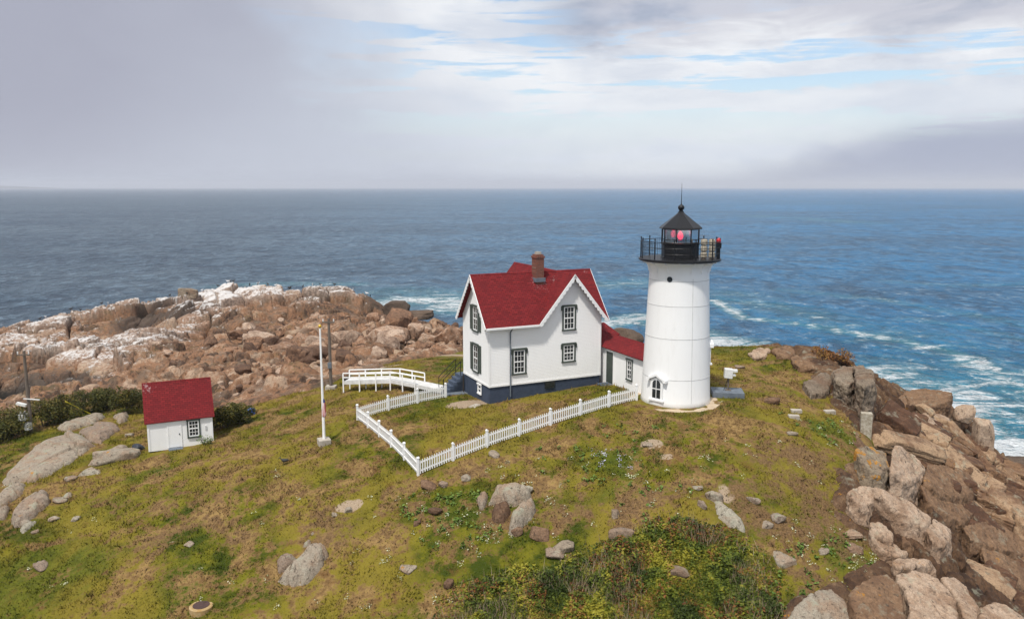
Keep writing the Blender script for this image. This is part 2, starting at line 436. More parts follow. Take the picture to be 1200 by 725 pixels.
def mat_rock(name, cols, guano=0., lichen=0., wet=True, use_tone=True, scale=1., alg=0., orange=.655, const=None):
    n = N(name); p = n.pos()
    tone = n.attr('tone') if use_tone else n.n('ShaderNodeObjectInfo').outputs['Random']
    if const is not None: tone = n.n('ShaderNodeValue').outputs[0]; tone.default_value = const
    a = n.noise(p, .5 * scale, 6, .62); b = n.noise(n.map(p, loc=(9, 4, 2)), 2.2 * scale, 6, .65); c = n.noise(p, 11 * scale, 4, .7)
    f = n.math('ADD', n.math('MULTIPLY', tone, 1.0), n.math('MULTIPLY', n.math('SUBTRACT', b, .5), 1.3))
    col = n.mix(n.ramp(f, .1, .5), cols[0], cols[1])
    col = n.mix(n.ramp(f, .5, .95), col, cols[2])
    col = n.mix(n.ramp(a, .46, .64, 0, .75), col, cols[3])
    # dark mineral streaks and pits
    st = n.noise(n.map(p, (1, 1, .35), rot=(0, .5, .6)), 3.0 * scale, 5, .75)
    col = n.mix(n.ramp(st, .53, .68, 0, .85), col, (.042, .029, .021))
    col = n.mix(n.ramp(c, .32, .66, 0, .55), col, n.mix(.7, col, (.045, .030, .02)))
    nz = n.sep(n.n('ShaderNodeNewGeometry').outputs['Normal'])[2]
    z = n.sep(p)[2]
    if lichen:
        lm = n.math('MULTIPLY', n.ramp(n.noise(n.map(p, loc=(7, 77, 2)), 1.1, 5, .7), .55, .66), n.ramp(nz, .2, .7))
        col = n.mix(n.math('MULTIPLY', lm, lichen), col, (.36, .36, .27))
        om = n.ramp(n.noise(n.map(p, loc=(70, 7, 2)), .9, 5, .75), orange, orange + .035)
        col = n.mix(n.math('MULTIPLY', om, .85), col, (.42, .19, .02))
    if alg:
        om = n.math('MULTIPLY', n.ramp(n.noise(n.map(p, loc=(20, 7, 2)), .25, 5, .7), .5, .68), n.ramp(n.noise(p, 2.6, 5, .7), .4, .62))
        col = n.mix(n.math('MULTIPLY', om, alg), col, (.10, .088, .03))
    if guano:
        g = n.attr('guano')
        col = n.mix(n.ramp(g, .25, .75, 0, .6), col, n.mix(n.ramp(b, .3, .7), (.20, .155, .125), (.50, .42, .36)))
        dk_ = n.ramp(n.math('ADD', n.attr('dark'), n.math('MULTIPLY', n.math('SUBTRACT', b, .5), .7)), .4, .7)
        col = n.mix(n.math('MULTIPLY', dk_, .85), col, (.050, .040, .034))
        gm = n.math('ADD', g, n.math('ADD', n.math('MULTIPLY', n.math('SUBTRACT', a, .5), 1.7), n.math('ADD', n.math('MULTIPLY', n.math('SUBTRACT', b, .5), 1.6), n.math('MULTIPLY', n.math('SUBTRACT', c, .5), 1.1))))
        gm = n.math('MULTIPLY', n.ramp(gm, .50, .80), n.ramp(nz, .5, .9))
        col = n.mix(n.math('MULTIPLY', gm, guano), col, n.mix(c, (.72, .70, .68), (.52, .50, .49)))
    if wet:
        wm = n.ramp(n.math('ADD', z, n.math('MULTIPLY', b, 2.2)), SEA + 3.2, SEA + 5.4, 1, 0)
        col = n.mix(wm, col, (.022, .019, .016))
    h = n.math('ADD', n.math('MULTIPLY', b, .6), n.math('MULTIPLY', c, .22))
    h = n.math('ADD', h, n.math('MULTIPLY', st, .35))
    return n.fin(col, .85, n.bump(h, 1.0, .28), .2)

def mat_white(name, col=(.83, .83, .82), boards=.0, dirt=.12, rough=.55):
    n = N(name); o = n.obj()
    f = n.ramp(n.noise(n.map(o, (1, 1, .25)), 2.2, 6, .7), .48, .8, 0, dirt)
    c = n.mix(f, col, (.50, .48, .43))
    f2 = n.ramp(n.noise(n.map(o, (2.5, 2.5, .12)), 2.0, 4, .7), .6, .8, 0, dirt * .8)
    c = n.mix(f2, c, (.42, .41, .38))
    bp = None
    if boards:
        z = n.sep(o)[2]
        fr = n.math('FRACT', n.math('DIVIDE', z, boards))
        ln = n.ramp(fr, .86, .99, 1, .0)
        c = n.mix(n.math('MULTIPLY', n.math('SUBTRACT', 1., ln), .3), c, (.45, .45, .46))
        bp = n.bump(n.math('MULTIPLY', fr, -1.), .6, .02)
    return n.fin(c, rough, bp, .35)

def mat_shingle(name, worn=None):
    n = N(name)
    uv = n.n('ShaderNodeUVMap').outputs[0]
    br = n.n('ShaderNodeTexBrick'); n.l(uv, br.inputs['Vector'])
    br.inputs['Color1'].default_value = (.205, .018, .019, 1); br.inputs['Color2'].default_value = (.125, .012, .013, 1); br.inputs['Mortar'].default_value = (.06, .006, .008, 1)
    br.inputs['Scale'].default_value = 1; br.inputs['Mortar Size'].default_value = .014; br.inputs['Brick Width'].default_value = .34; br.inputs['Row Height'].default_value = .17; br.inputs['Bias'].default_value = 0
    br.offset = .5
    o = n.obj()
    c = n.mix(n.ramp(n.noise(o, 1.0, 5, .65), .35, .7, 0, .55), br.outputs[0], (.13, .010, .014))
    c = n.mix(n.ramp(n.noise(n.map(uv, (6, .7, 1)), 1.5, 4, .7), .62, .8, 0, .35), c, (.09, .02, .02))
    if worn:
        for (wx, wy, wz, rad) in worn:
            d = n.n('ShaderNodeVectorMath', operation='DISTANCE'); n.l(o, d.inputs[0]); d.inputs[1].default_value = (wx, wy, wz)
            m = n.math('SUBTRACT', 1., n.math('DIVIDE', d.outputs['Value'], rad), clamp=True)
            k = n.noise(n.map(o, (1, 1, .6)), 5.5, 5, .75)
            c = n.mix(n.ramp(n.math('ADD', n.math('MULTIPLY', m, .30), n.math('MULTIPLY', k, .9)), .69, .82, 0, .4), c, (.60, .50, .50))
    return n.fin(c, .85, n.bump(br.outputs['Fac'], .5, -.015), .2)

M = {}
M['turf'] = mat_ground(); M['blade'] = mat_ground('turf_blades', True)
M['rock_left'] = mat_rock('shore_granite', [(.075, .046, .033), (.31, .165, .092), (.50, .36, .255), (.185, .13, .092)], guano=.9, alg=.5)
M['rock_right'] = mat_rock('cliff_granite', [(.040, .021, .013), (.145, .080, .043), (.28, .18, .105), (.08, .041, .024)], lichen=.4)  # bed under the blocks, coloured darker to stand for shade in their gaps
M['boulder_left'] = mat_rock('boulder_pink', [(.12, .068, .045), (.35, .195, .115), (.55, .41, .31), (.21, .125, .08)], use_tone=False, wet=False)
M['slab_pink'] = mat_rock('slab_pink_granite', [(.27, .175, .115), (.42, .285, .19), (.55, .41, .30), (.31, .19, .115)], use_tone=False, lichen=.4, wet=False, const=.78)
M['slab_brown'] = mat_rock('slab_brown_granite', [(.12, .066, .040), (.26, .155, .088), (.40, .27, .17), (.17, .095, .056)], use_tone=False, lichen=.3, wet=False, const=.5)
M['rock_lichen'] = mat_rock('orange_lichen_rock', [(.24, .185, .13), (.33, .26, .18), (.40, .31, .22), (.30, .21, .14)], use_tone=False, lichen=.5, wet=False, orange=.56)
M['block_right'] = mat_rock('block_brown', [(.090, .043, .025), (.27, .155, .083), (.46, .31, .19), (.15, .074, .042)], use_tone=False, lichen=.4, wet=True)
M['boulder_right'] = mat_rock('boulder_tan', [(.27, .175, .115), (.43, .295, .20), (.54, .405, .295), (.30, .18, .11)], use_tone=False, lichen=.35, wet=False)
M['rock_grass'] = mat_rock('lichen_rock', [(.33, .25, .19), (.42, .35, .27), (.46, .42, .33), (.40, .27, .18)], use_tone=False, lichen=.75, wet=False, scale=1.6)
M['rock_brown'] = mat_rock('brown_rock', [(.14, .080, .048), (.27, .165, .10), (.36, .24, .155), (.17, .095, .058)], use_tone=False, wet=False, scale=1.4)
M['rock_dark'] = mat_rock('dark_rock', [(.085, .06, .045), (.12, .085, .062), (.16, .115, .085), (.10, .07, .05)], use_tone=False, wet=False)
M['rock_grey'] = mat_rock('grey_rock', [(.15, .115, .082), (.26, .205, .15), (.36, .295, .22), (.20, .12, .075)], use_tone=False, wet=False)
M['white'] = mat_white('white_paint')
M['clapboard'] = mat_white('white_clapboard', boards=.115, dirt=.10)
M['tower_white'] = mat_white('tower_paint', (.84, .84, .83), dirt=.2, rough=.45)
M['roof'] = mat_shingle('red_shingles', worn=[(5.2, 2.0, 8.0, 1.9), (.4, 2.4, 8.7, .7), (9.8, 2.4, 8.7, .7), (6.6, 2.0, 8.1, 1.0)])
M['shed_roof'] = mat_shingle('shed_shingles', worn=[(.1, 1.6, 4.45, 1.4)])
M['trim_green'] = simple('green_trim', (.060, .075, .062), (.045, .058, .05))
M['found'] = simple('blue_foundation', (.042, .060, .098), (.033, .047, .078), 2, .8, .3, 12)
M['step_blue'] = simple('blue_steps', (.075, .10, .15), (.055, .075, .11), 2, .8)
M['black'] = simple('black_iron', (.006, .0065, .008), (.010, .010, .012), 3, .38, spec=.35)
M['deck'] = simple('worn_white_deck', (.66, .66, .65), (.52, .51, .49), 3, .7)
M['seam'] = simple('grey_seam', (.60, .60, .59), (.48, .48, .47), 3, .7)
M['concrete'] = simple('concrete', (.44, .40, .34), (.32, .28, .23), 2.5, .9, .4, 15)
M['skirt'] = simple('tan_concrete', (.50, .40, .28), (.40, .31, .21), 1.5, .9, .3, 12)
M['slate'] = simple('blue_grey_slab', (.15, .175, .205), (.10, .12, .145), 3, .8, .3, 12)
M['cream'] = simple('weathered_cream', (.46, .42, .34), (.24, .20, .14), 6, .8)
M['wood_grey'] = simple('grey_wood', (.17, .14, .115), (.10, .08, .066), 4, .9, .4, 25, stretch=(3, 3, .3))
M['wood_dark'] = simple('dark_wood', (.055, .045, .038), (.035, .03, .026), 4, .9)
M['darkblue'] = simple('dark_tarp', (.018, .022, .032), (.03, .035, .045), 3, .6)
M['blue'] = simple('blue_plastic', (.03, .10, .35), (.02, .07, .26), 3, .5)
M['yellow'] = simple('yellow_sleeve', (.72, .60, .04), (.6, .5, .03), 3, .5)
M['gold'] = simple('gilt', (.65, .42, .06), (.5, .32, .05), 3, .4, metal=.6)
M['rust'] = simple('rusty_iron', (.075, .040, .034), (.05, .028, .025), 5, .8)
M['rust_ring'] = simple('stained_concrete', (.40, .30, .16), (.33, .20, .07), 5, .9)
M['birdgrey'] = simple('dark_feathers', (.03, .03, .03), (.05, .05, .05), 5, .7)
M['birdwhite'] = simple('white_feathers', (.7, .7, .7), (.6, .6, .6), 5, .7)
M['canvas'] = simple('white_canvas', (.62, .62, .62), (.5, .5, .5), 5, .8)
M['offwhite'] = simple('offwhite_enamel', (.70, .70, .68), (.58, .58, .56), 3, .5)

def mat_brick():
    n = N('red_brick'); o = n.obj()
    br = n.n('ShaderNodeTexBrick'); n.l(n.map(o, rot=(math.pi / 2, 0, .4)), br.inputs['Vector'])
    br.inputs['Color1'].default_value = (.21, .048, .028, 1); br.inputs['Color2'].default_value = (.10, .028, .02, 1); br.inputs['Mortar'].default_value = (.20, .14, .11, 1)
    br.inputs['Scale'].default_value = 1; br.inputs['Mortar Size'].default_value = .012; br.inputs['Brick Width'].default_value = .22; br.inputs['Row Height'].default_value = .075
    return n.fin(br.outputs[0], .9, None, .2)
M['brick'] = mat_brick()
def mat_pane():
    n = N('window_glass')
    return n.fin((.02, .025, .028), .06, None, .6)
M['pane'] = mat_pane()
def mat_clear():
    n = N('lantern_glass')
    tr = n.n('ShaderNodeBsdfTransparent'); tr.inputs[0].default_value = (.90, .95, .95, 1)
    gl = n.n('ShaderNodeBsdfGlossy'); gl.inputs['Roughness'].default_value = .03
    fr = n.n('ShaderNodeFresnel'); fr.inputs[0].default_value = 1.5
    mx = n.n('ShaderNodeMixShader'); n.l(n.math('ADD', fr.outputs[0], .30, clamp=True), mx.inputs[0]); n.l(tr.outputs[0], mx.inputs[1]); n.l(gl.outputs[0], mx.inputs[2])
    n.l(mx.outputs[0], n.out.inputs[0]); return n.m
M['clear'] = mat_clear()
def mat_redglass():
    n = N('ruby_glass')
    tr = n.n('ShaderNodeBsdfTransparent'); tr.inputs[0].default_value = (.62, .20, .26, 1)
    gl = n.n('ShaderNodeBsdfGlossy'); gl.inputs['Roughness'].default_value = .1; gl.inputs[0].default_value = (1, .6, .65, 1)
    mx = n.n('ShaderNodeMixShader'); mx.inputs[0].default_value = .08; n.l(tr.outputs[0], mx.inputs[1]); n.l(gl.outputs[0], mx.inputs[2])
    n.l(mx.outputs[0], n.out.inputs[0]); return n.m
M['ruby'] = mat_redglass()
def mat_lamp(name, c, s):
    n = N(name); n.b.inputs['Emission Color'].default_value = (*c, 1); n.b.inputs['Emission Strength'].default_value = s
    return n.fin((.3, .02, .04), .3)
M['redlight'] = mat_lamp('red_light', (1, .02, .10), 5.0)
M['redlamp'] = simple('red_lens', (.45, .012, .02), (.36, .01, .015), 5, .3)
def mat_flag():
    n = N('flag_cloth'); o = n.obj(); s = n.sep(o)
    st = n.math('GREATER_THAN', n.math('FRACT', n.math('MULTIPLY', s[0], 7.5)), .5)
    c = n.mix(st, (.45, .03, .05), (.65, .63, .62))
    c = n.mix(n.math('GREATER_THAN', s[2], 3.05), c, (.03, .04, .16))
    return n.fin(c, .8)
M['flag'] = mat_flag()

def leafmat(name, cols, scale=2.5):
    n = N(name)
    a = n.attr('tone'); p = n.pos()
    f = n.math('ADD', n.math('MULTIPLY', a, .75), n.math('MULTIPLY', n.noise(p, scale, 3), .35))
    c = n.mix(n.ramp(f, .12, .5), cols[0], cols[1]); c = n.mix(n.ramp(f, .5, .9), c, cols[2])
    n.fin(c, .7, None, .25)
    return n.m
M['leaf_thicket'] = leafmat('bayberry_leaves', [(.026, .042, .006), (.092, .118, .012), (.25, .225, .022)])
M['leaf_red'] = leafmat('russet_leaves', [(.09, .032, .012), (.20, .085, .022), (.30, .19, .05)])
M['leaf_dark'] = leafmat('dark_shrub_leaves', [(.020, .026, .007), (.065, .068, .014), (.16, .125, .024)])
M['leaf_bright'] = leafmat('weed_leaves', [(.05, .09, .012), (.085, .14, .02), (.14, .20, .04)])
M['stem_dry'] = leafmat('dry_stems', [(.16, .10, .06), (.28, .20, .13), (.38, .30, .21)])
M['flower_w'] = leafmat('white_flowers', [(.26, .28, .12), (.44, .44, .26), (.58, .58, .44)])
M['flower_p'] = leafmat('aster_flowers', [(.34, .32, .48), (.48, .46, .62), (.6, .6, .68)])
M['grass_tuft'] = M['turf']

# ------------------------------------------------------------------ ground
def ground_attrs(X, Y, Z):
    px, py = project(X, Y, Z)
    # soil and pale bare patches; centres in world metres
    dirt = np.zeros(X.shape); bare = np.zeros(X.shape); lush = np.zeros(X.shape); gold = np.zeros(X.shape)
    def blob(arr, px_, py_, z_, rx, ry, rot=0, k=1.0):
        c = at_z(px_, py_, z_); dx = X - c[0]; dy = Y - c[1]
        cr, sr = math.cos(rot), math.sin(rot)
        d = np.sqrt(((dx * cr + dy * sr) / rx) ** 2 + ((-dx * sr + dy * cr) / ry) ** 2)
        np.maximum(arr, k * (1 - sstep(.45, 1.25, d)), out=arr)
    for q in ((940, 560, -2.3, 5, 4.5, 0, .85), (900, 600, -3.2, 5, 3, 0, .9), (985, 600, -3.7, 2.4, 3, 0, .8), (970, 530, -1.8, 1.6, 2, 0, .45), (620, 600, -3.4, 5, 2.6, 0, .65), (570, 560, -2.7, 3.5, 1.2, .1, .7),
              (700, 610, -3.5, 4, 2, 0, .7), (460, 600, -3.8, 4, 3, 0, .55), (390, 620, -4.6, 2.5, 2.4, 0, .85), (200, 590, -4.9, 6, 3.5, 0, .5), (230, 640, -5.9, 5, 2.5, 0, .65), (330, 600, -4.5, 3, 2, .5, .5),
              (780, 585, -2.6, 3, 1.6, 0, .7), (560, 620, -3.9, 4, 2, 0, .5), (895, 465, -.4, 2.5, 3, 0, .5), (960, 690, -5.4, 4, 2, 0, .8), (1020, 650, -5, 3, 2, 0, .9), (430, 470, -1.8, 3, 2, 0, .35), (230, 540, -4, 4, 1.2, 0, .5)):
        blob(dirt, *q)
    for q in ((548, 473, -1.0, 2.1, 1.25, .4, 1.0), (764, 521, -.9, 1.0, .7, 0, .8), (780, 531, -1, .8, .5, 0, .6), (380, 437, -4.0, 3.5, 5.5, .3, 1.0), (340, 455, -3.4, 3, 3, 0, .9), (530, 412, -3.2, 4, 1.2, .2, .9),
              (410, 600, -4.2, 1.2, .8, 0, .7), (450, 430, -2.9, 2.5, 1.2, 0, .8), (850, 583, -2.6, .8, 1.2, 0, .55), (200, 640, -5.9, .7, .4, 0, .5)):
        blob(bare, *q)
    for q in ((40, 670, -6.8, 6, 4, 0, 1), (100, 600, -5.6, 5, 2.5, 0, .6), (500, 475, -1.4, 3.5, 3.5, 0, .7), (530, 430, -1.9, 4, 6, 0, .8), (660, 462, -.6, 4, 1.2, .4, .8), (720, 535, -1.1, 3, 2, 0, .9), (540, 590, -3.2, 3, 1.6, 0, .9), (700, 575, -2.4, 3, 1.3, 0, .8),
              (230, 690, -6.6, 4, 3, 0, .7), (860, 420, -.6, 3, 8, 0, .8), (975, 505, -1.2, 2.6, 2, 0, .9), (350, 560, -3.4, 4, 1.4, 0, .5), (1000, 665, -5.3, 2.5, 2, 0, .9), (180, 560, -4.6, 3, 1.4, 0, .7), (440, 440, -2, 5, 4, 0, .6)): blob(lush, *q)
    for q in ((850, 505, -.4, 5, 3, 0, 1), (900, 450, -.4, 4, 5, 0, .7), (330, 500, -3, 5, 3, .3, .8), (310, 600, -4.6, 4, 2.5, 0, .9), (580, 545, -2.2, 5, 1.2, .3, .9), (420, 510, -2, 2.5, 3, 0, .7), (260, 545, -3.9, 4, 1.2, 0, .8), (640, 575, -2.8, 4, 1.5, 0, .7), (370, 640, -5, 2, 2, 0, .9), (800, 540, -1.4, 3, 1.6, 0, .7), (290, 670, -6, 2, 3, 0, .8), (480, 500, -1.6, 2, 1.5, 0, .6)): blob(gold, *q)
    global LUSH
    LUSH = lush - gold
    return dirt, bare

gx = np.arange(-78, 60, .36); gy = np.arange(24, 108, .36)
GX, GY = np.meshgrid(gx, gy)
GZ = ground_z(GX, GY)
ml, mr = rock_mask(GX, GY); mm = np.maximum(ml, mr)
GZs = GZ - sstep(.8, 4, mm) * 5.0
dirt, bare = ground_attrs(GX, GY, GZ)
ground = grid_mesh('ground', gx, gy, GZs, M['turf'], attrs={'dirt': dirt, 'bare': bare, 'lush': LUSH})
tag(ground, kind='structure')

def hit(px, py):
    """where the line of sight through a photo pixel meets the turf"""
    d = ray(px, py)
    t = np.linspace(20, 190, 1400)
    z = ground_z(d[0] * t, d[1] * t)
    k = np.argmax(CAM_H + d[2] * t < z)
    return np.array([d[0] * t[k], d[1] * t[k], z[k]])
def gz1(x, y): return float(ground_z(np.array([x]), np.array([y]))[0])

# ------------------------------------------------------------------ rock terrain
def rock_part(name, x0, x1, y0, y1, step, mat, side, guano=False, rot=None):
    xs = np.arange(x0, x1, step); ys = np.arange(y0, y1, step)
    X, Y = np.meshgrid(xs, ys)
    z, tone, m = rock_z(X, Y, .75 if side == 'r' else 0.)
    ml, mr = rock_mask(X, Y)
    keep = (m > -.6) & ((ml >= mr) if side == 'l' else (mr > ml)) & (z > SEA - 2.5)
    at = {'tone': tone}
    if guano:
        g = .55 * sstep(-6.9, -4.0, z) * sstep(120, 150, Y) + .55 * sstep(-44, -58, X) * sstep(85, 95, Y)
        g = g * sstep(-10.5, -7.8, z)
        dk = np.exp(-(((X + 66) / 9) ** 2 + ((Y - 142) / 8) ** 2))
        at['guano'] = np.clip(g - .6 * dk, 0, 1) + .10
        at['dark'] = np.clip(.85 * dk + 1.0 * np.exp(-(((X + 64) / 14) ** 2 + ((Y - 97) / 10) ** 2)) + .5 * np.exp(-(((X + 34) / 9) ** 2 + ((Y - 98) / 9) ** 2)) + .5 * np.exp(-(((X + 24) / 7) ** 2 + ((Y - 152) / 7) ** 2)) + .35 * sstep(.1, .5, fbm(X, Y, 14, 3, 44)), 0, 1)  # dark crag rock, plus shadow painted into the low left rocks
    return grid_mesh(name, xs, ys, z, mat, keep, attrs=at)
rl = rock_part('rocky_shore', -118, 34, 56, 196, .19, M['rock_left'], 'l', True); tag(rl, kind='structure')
rr = rock_part('rocky_cliff', 8, 58, 26, 112, .11, M['rock_right'], 'r'); tag(rr, kind='structure')

# ------------------------------------------------------------------ sea
def mat_sea():
    n = N('sea_water'); p = n.pos()
    s = n.sep(p)
    dist = n.n('ShaderNodeVectorMath', operation='LENGTH'); n.l(p, dist.inputs[0]); dist = dist.outputs['Value']
    wf = n.noise(n.map(p, (1, .8, 1), rot=(0, 0, .5)), .022, 3, .6, .3)
    w0 = n.noise(n.map(p, (1, .7, 1), rot=(0, 0, .45)), .075, 4, .6, .3)
    w1 = n.noise(n.map(p, (1, .7, 1), rot=(0, 0, .25)), .30, 5, .65, .5)
    w2 = n.noise(n.map(p, (.8, 1, 1), rot=(0, 0, -.2)), 1.1, 4, .6, .4)
    h = n.math('ADD', n.math('MULTIPLY', wf, 13.0), n.math('MULTIPLY', w0, 7.5))
    h = n.math('ADD', h, n.math('ADD', n.math('MULTIPLY', w1, 5.2), n.math('MULTIPLY', w2, 1.5)))
    bp = n.bump(h, 1.0, 1.0)
    foam = n.attr('foam')
    f1 = n.noise(n.map(p, (.55, 1, 1), rot=(0, 0, .1)), .16, 6, .72, 1.6)
    f2 = n.noise(p, .7, 5, .72, 1.0)
    fm = n.math('ADD', foam, n.math('ADD', n.math('MULTIPLY', n.math('SUBTRACT', f1, .5), 1.9), n.math('MULTIPLY', n.math('SUBTRACT', f2, .5), .9)))
    fm = n.ramp(fm, .42, .82)
    # scattered whitecaps where swell crests stand
    cap = n.math('MULTIPLY', n.ramp(w1, .58, .66), n.ramp(n.noise(p, .02, 3), .38, .6))
    cap = n.math('MULTIPLY', cap, n.ramp(f2, .5, .62))
    fm = n.math('MAXIMUM', fm, n.math('MULTIPLY', cap, .75))
    turq = n.ramp(n.math('ADD', foam, n.math('MULTIPLY', n.math('SUBTRACT', f1, .5), .8)), .1, .7)
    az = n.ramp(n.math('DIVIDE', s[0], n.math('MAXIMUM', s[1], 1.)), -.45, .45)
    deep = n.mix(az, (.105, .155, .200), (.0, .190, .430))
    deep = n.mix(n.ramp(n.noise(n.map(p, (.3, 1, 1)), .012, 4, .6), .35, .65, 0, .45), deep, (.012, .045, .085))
    deep = n.mix(n.ramp(n.math('ADD', n.math('MULTIPLY', w0, .5), n.math('MULTIPLY', w1, .5)),   .40, .56, .62, 0), deep, (.003, .026, .058))  # wave shading put into the water colour: troughs darkened
    deep = n.mix(n.ramp(n.math('ADD', n.math('MULTIPLY', w1, .6), n.math('MULTIPLY', w2, .4)), .51, .62, 0, .6), deep, (.20, .31, .42))  # lit crests likewise painted paler in the water colour
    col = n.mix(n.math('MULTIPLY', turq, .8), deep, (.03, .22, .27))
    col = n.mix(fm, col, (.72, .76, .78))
    n.l(n.math('ADD', .3, n.math('MULTIPLY', fm, .6)), n.b.inputs['Roughness'])
    n.b.inputs['IOR'].default_value = 1.33
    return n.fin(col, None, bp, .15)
M['sea'] = mat_sea()
fx = np.arange(-240, 330.1, 3.0); fy = np.arange(20, 520.1, 3.0)
xs = np.concatenate([-np.geomspace(20000, 260, 28), fx, np.geomspace(350, 20000, 28)])
ys = np.concatenate([[-400, -100], fy, np.geomspace(545, 20000, 44)])
SX, SY = np.meshgrid(xs, ys)
foam = np.zeros(SX.shape)
def seg_d(P):
    d = np.full(SX.shape, 1e9)
    for (a, b), (c, e) in zip(P[:-1], P[1:]):
        ex, ey = c - a, e - b
        t = np.clip(((SX - a) * ex + (SY - b) * ey) / (ex * ex + ey * ey), 0, 1)
        d = np.minimum(d, np.hypot(SX - a - t * ex, SY - b - t * ey))
    return d
def streak(pix, w, k):
    global foam
    P = [tuple(at_z(a, b, SEA)[:2]) for a, b in pix]
    foam = np.maximum(foam, k * np.exp(-(seg_d(P) / w) ** 2))
streak([(838, 352), (870, 372), (940, 380), (1000, 390), (1060, 400), (1110, 412), (1150, 427), (1200, 440)], 2.8, .72)
streak([(840, 348), (900, 356), (960, 372)], 4, .45)
streak([(1130, 425), (1165, 440), (1210, 462)], 5, .6)
streak([(1040, 330), (1120, 335), (1200, 332)], 8, .30)
streak([(880, 253), (960, 257), (1020, 262)], 30, .36)
streak([(430, 360), (470, 352), (520, 352), (545, 362)], 11, .72)
streak([(470, 342), (540, 345), (600, 340), (760, 330)], 18, .42)
streak([(700, 380), (760, 372), (830, 398), (870, 404)], 7, .75)
streak([(845, 345), (960, 375), (1080, 400), (1200, 450)], 20, .33)
streak([(1040, 440), (1110, 455), (1160, 500), (1220, 530)], 17, .56)
streak([(920, 340), (1040, 352), (1200, 380)], 7, .34)
streak([(1060, 372), (1140, 385), (1210, 400)], 5, .36)
streak([(1125, 480), (1150, 508), (1185, 522), (1230, 545)], 6.0, .85)
streak([(1010, 440), (1050, 450), (1120, 455), (1150, 490)], 6, .6)
streak([(260, 335), (330, 332), (420, 333)], 8, .4)
bz = base_z(SX[(SX > -130) & (SX < 90) & (SY > 20) & (SY < 220)], SY[(SX > -130) & (SX < 90) & (SY > 20) & (SY < 220)])
sh = np.zeros(SX.shape); sh[(SX > -130) & (SX < 90) & (SY > 20) & (SY < 220)] = sstep(SEA - 3.5, SEA - .6, bz)
foam = np.maximum(foam, sh * .62)
sea = grid_mesh('sea', xs, ys, np.full(SX.shape, SEA), M['sea'], attrs={'foam': foam})
tag(sea, kind='structure')

# low headland far off on the left
hm = simple('headland_woods', (.05, .06, .055), (.07, .075, .07), .01, .95)
xs_ = np.linspace(-12600, -7600, 60); ys_ = np.linspace(13200, 15200, 14)
A, B = np.meshgrid(xs_, ys_)
hz_ = SEA - 3 + 75 * np.clip(1 - ((A + 10300) / 2200) ** 2, 0, 1) ** .8 * np.clip(1 - ((B - 14200) / 1000) ** 2, 0, 1) * (1 + .25 * fbm(A, B, 900, 4, 9))
tag(grid_mesh('hills', xs_, ys_, hz_, hm), kind='structure')

# ------------------------------------------------------------------ lighthouse
lt = empty('lighthouse', (TX, TY, 0))
tag(lt, 'white tapered lighthouse tower with black lantern room and railed gallery', 'lighthouse')
def tr(z): return 2.50 + (2.09 - 2.50) * (z / 9.9)
m = MB(); m.lathe([(tr(0), -.6), (tr(0), .02), (tr(.02) + .03, .05), (tr(.4), .40), (tr(3), 3), (tr(6), 6), (tr(9.3), 9.3), (tr(9.7) + .03, 9.62), (tr(9.9) + .12, 9.95), (2.45, 10.2), (2.6, 10.28)], 96)
m.build('wall', M['tower_white'], lt, smooth=True)
for z in (2.05, 4.95, 7.25, 9.0):
    m = MB(); r = tr(z); m.lathe([(r - .01, z - .022), (r + .012, z - .02), (r + .012, z + .02), (r - .01, z + .022)], 96, cap=False)
    m.build('seam', M['seam'], lt, smooth=False)
m = MB(); a = R(-75)
for k in range(20):
    z0, z1 = .4 + k * .44, .4 + (k + 1) * .44
    m.beam((tr(z0) * math.cos(a), tr(z0) * math.sin(a), z0), (tr(z1) * math.cos(a), tr(z1) * math.sin(a), z1), .03, .03, up=(math.cos(a), math.sin(a), 0))
m.build('conduit', M['seam'], lt)
m = MB(); m.lathe([(3.35, -.5), (3.35, .02), (3.28, .06), (2.5, .075)], 14, phase=R(8)); m.build('concrete_apron', M['skirt'], lt, bevel=.01)
# gallery
m = MB(); m.lathe([(2.62, 10.28), (2.86, 10.33), (2.9, 10.36), (2.9, 10.47), (2.86, 10.5), (1.2, 10.5)], 64); m.build('gallery_deck', M['black'], lt)
for k in range(16):
    a = 2 * math.pi * (k + .5) / 16
    m = MB(); MM = Matrix.Rotation(a, 4, 'Z')
    m.prism([(2.1, 9.55), (2.18, 9.55), (2.24, 9.9), (2.42, 10.15), (2.74, 10.25), (2.74, 10.32), (2.1, 10.32)], -.045, .045, MM)
    m.build('bracket', M['tower_white'], lt)
rail = MB()
NP = 12
for rz, rr_ in ((11.72, .024), (11.32, .014), (10.92, .014)):
    for k in range(48):
        a, b = 2 * math.pi * k / 48, 2 * math.pi * (k + 1) / 48
        rail.tube((2.78 * math.cos(a), 2.78 * math.sin(a), rz), (2.78 * math.cos(b), 2.78 * math.sin(b), rz), rr_, n=5)
for k in range(120):
    a = 2 * math.pi * k / 120
    rail.tube((2.78 * math.cos(a), 2.78 * math.sin(a), 10.5), (2.78 * math.cos(a), 2.78 * math.sin(a), 11.72), .008, n=4)
rail.build('railing', M['black'], lt)
for k in range(NP):
    a = 2 * math.pi * (k + .35) / NP
    m = MB(); x, y = 2.78 * math.cos(a), 2.78 * math.sin(a)
    m.tube((x, y, 10.5), (x, y, 11.86), .034, n=8); m.lathe([(.001, 11.84), (.05, 11.86), (.055, 11.90), (.04, 11.95), (.001, 11.97)], 8, (x, y), cap=False)
    m.build('railing_post', M['black'], lt)
ph = R(22.5)
m = MB(); m.lathe([(1.38, 10.5), (1.38, 10.56), (1.32, 10.58), (1.32, 11.42), (1.38, 11.44), (1.40, 11.52), (1.30, 11.55), (.9, 11.55)], 8, phase=ph); m.build('lantern_base', M['black'], lt)
m = MB()
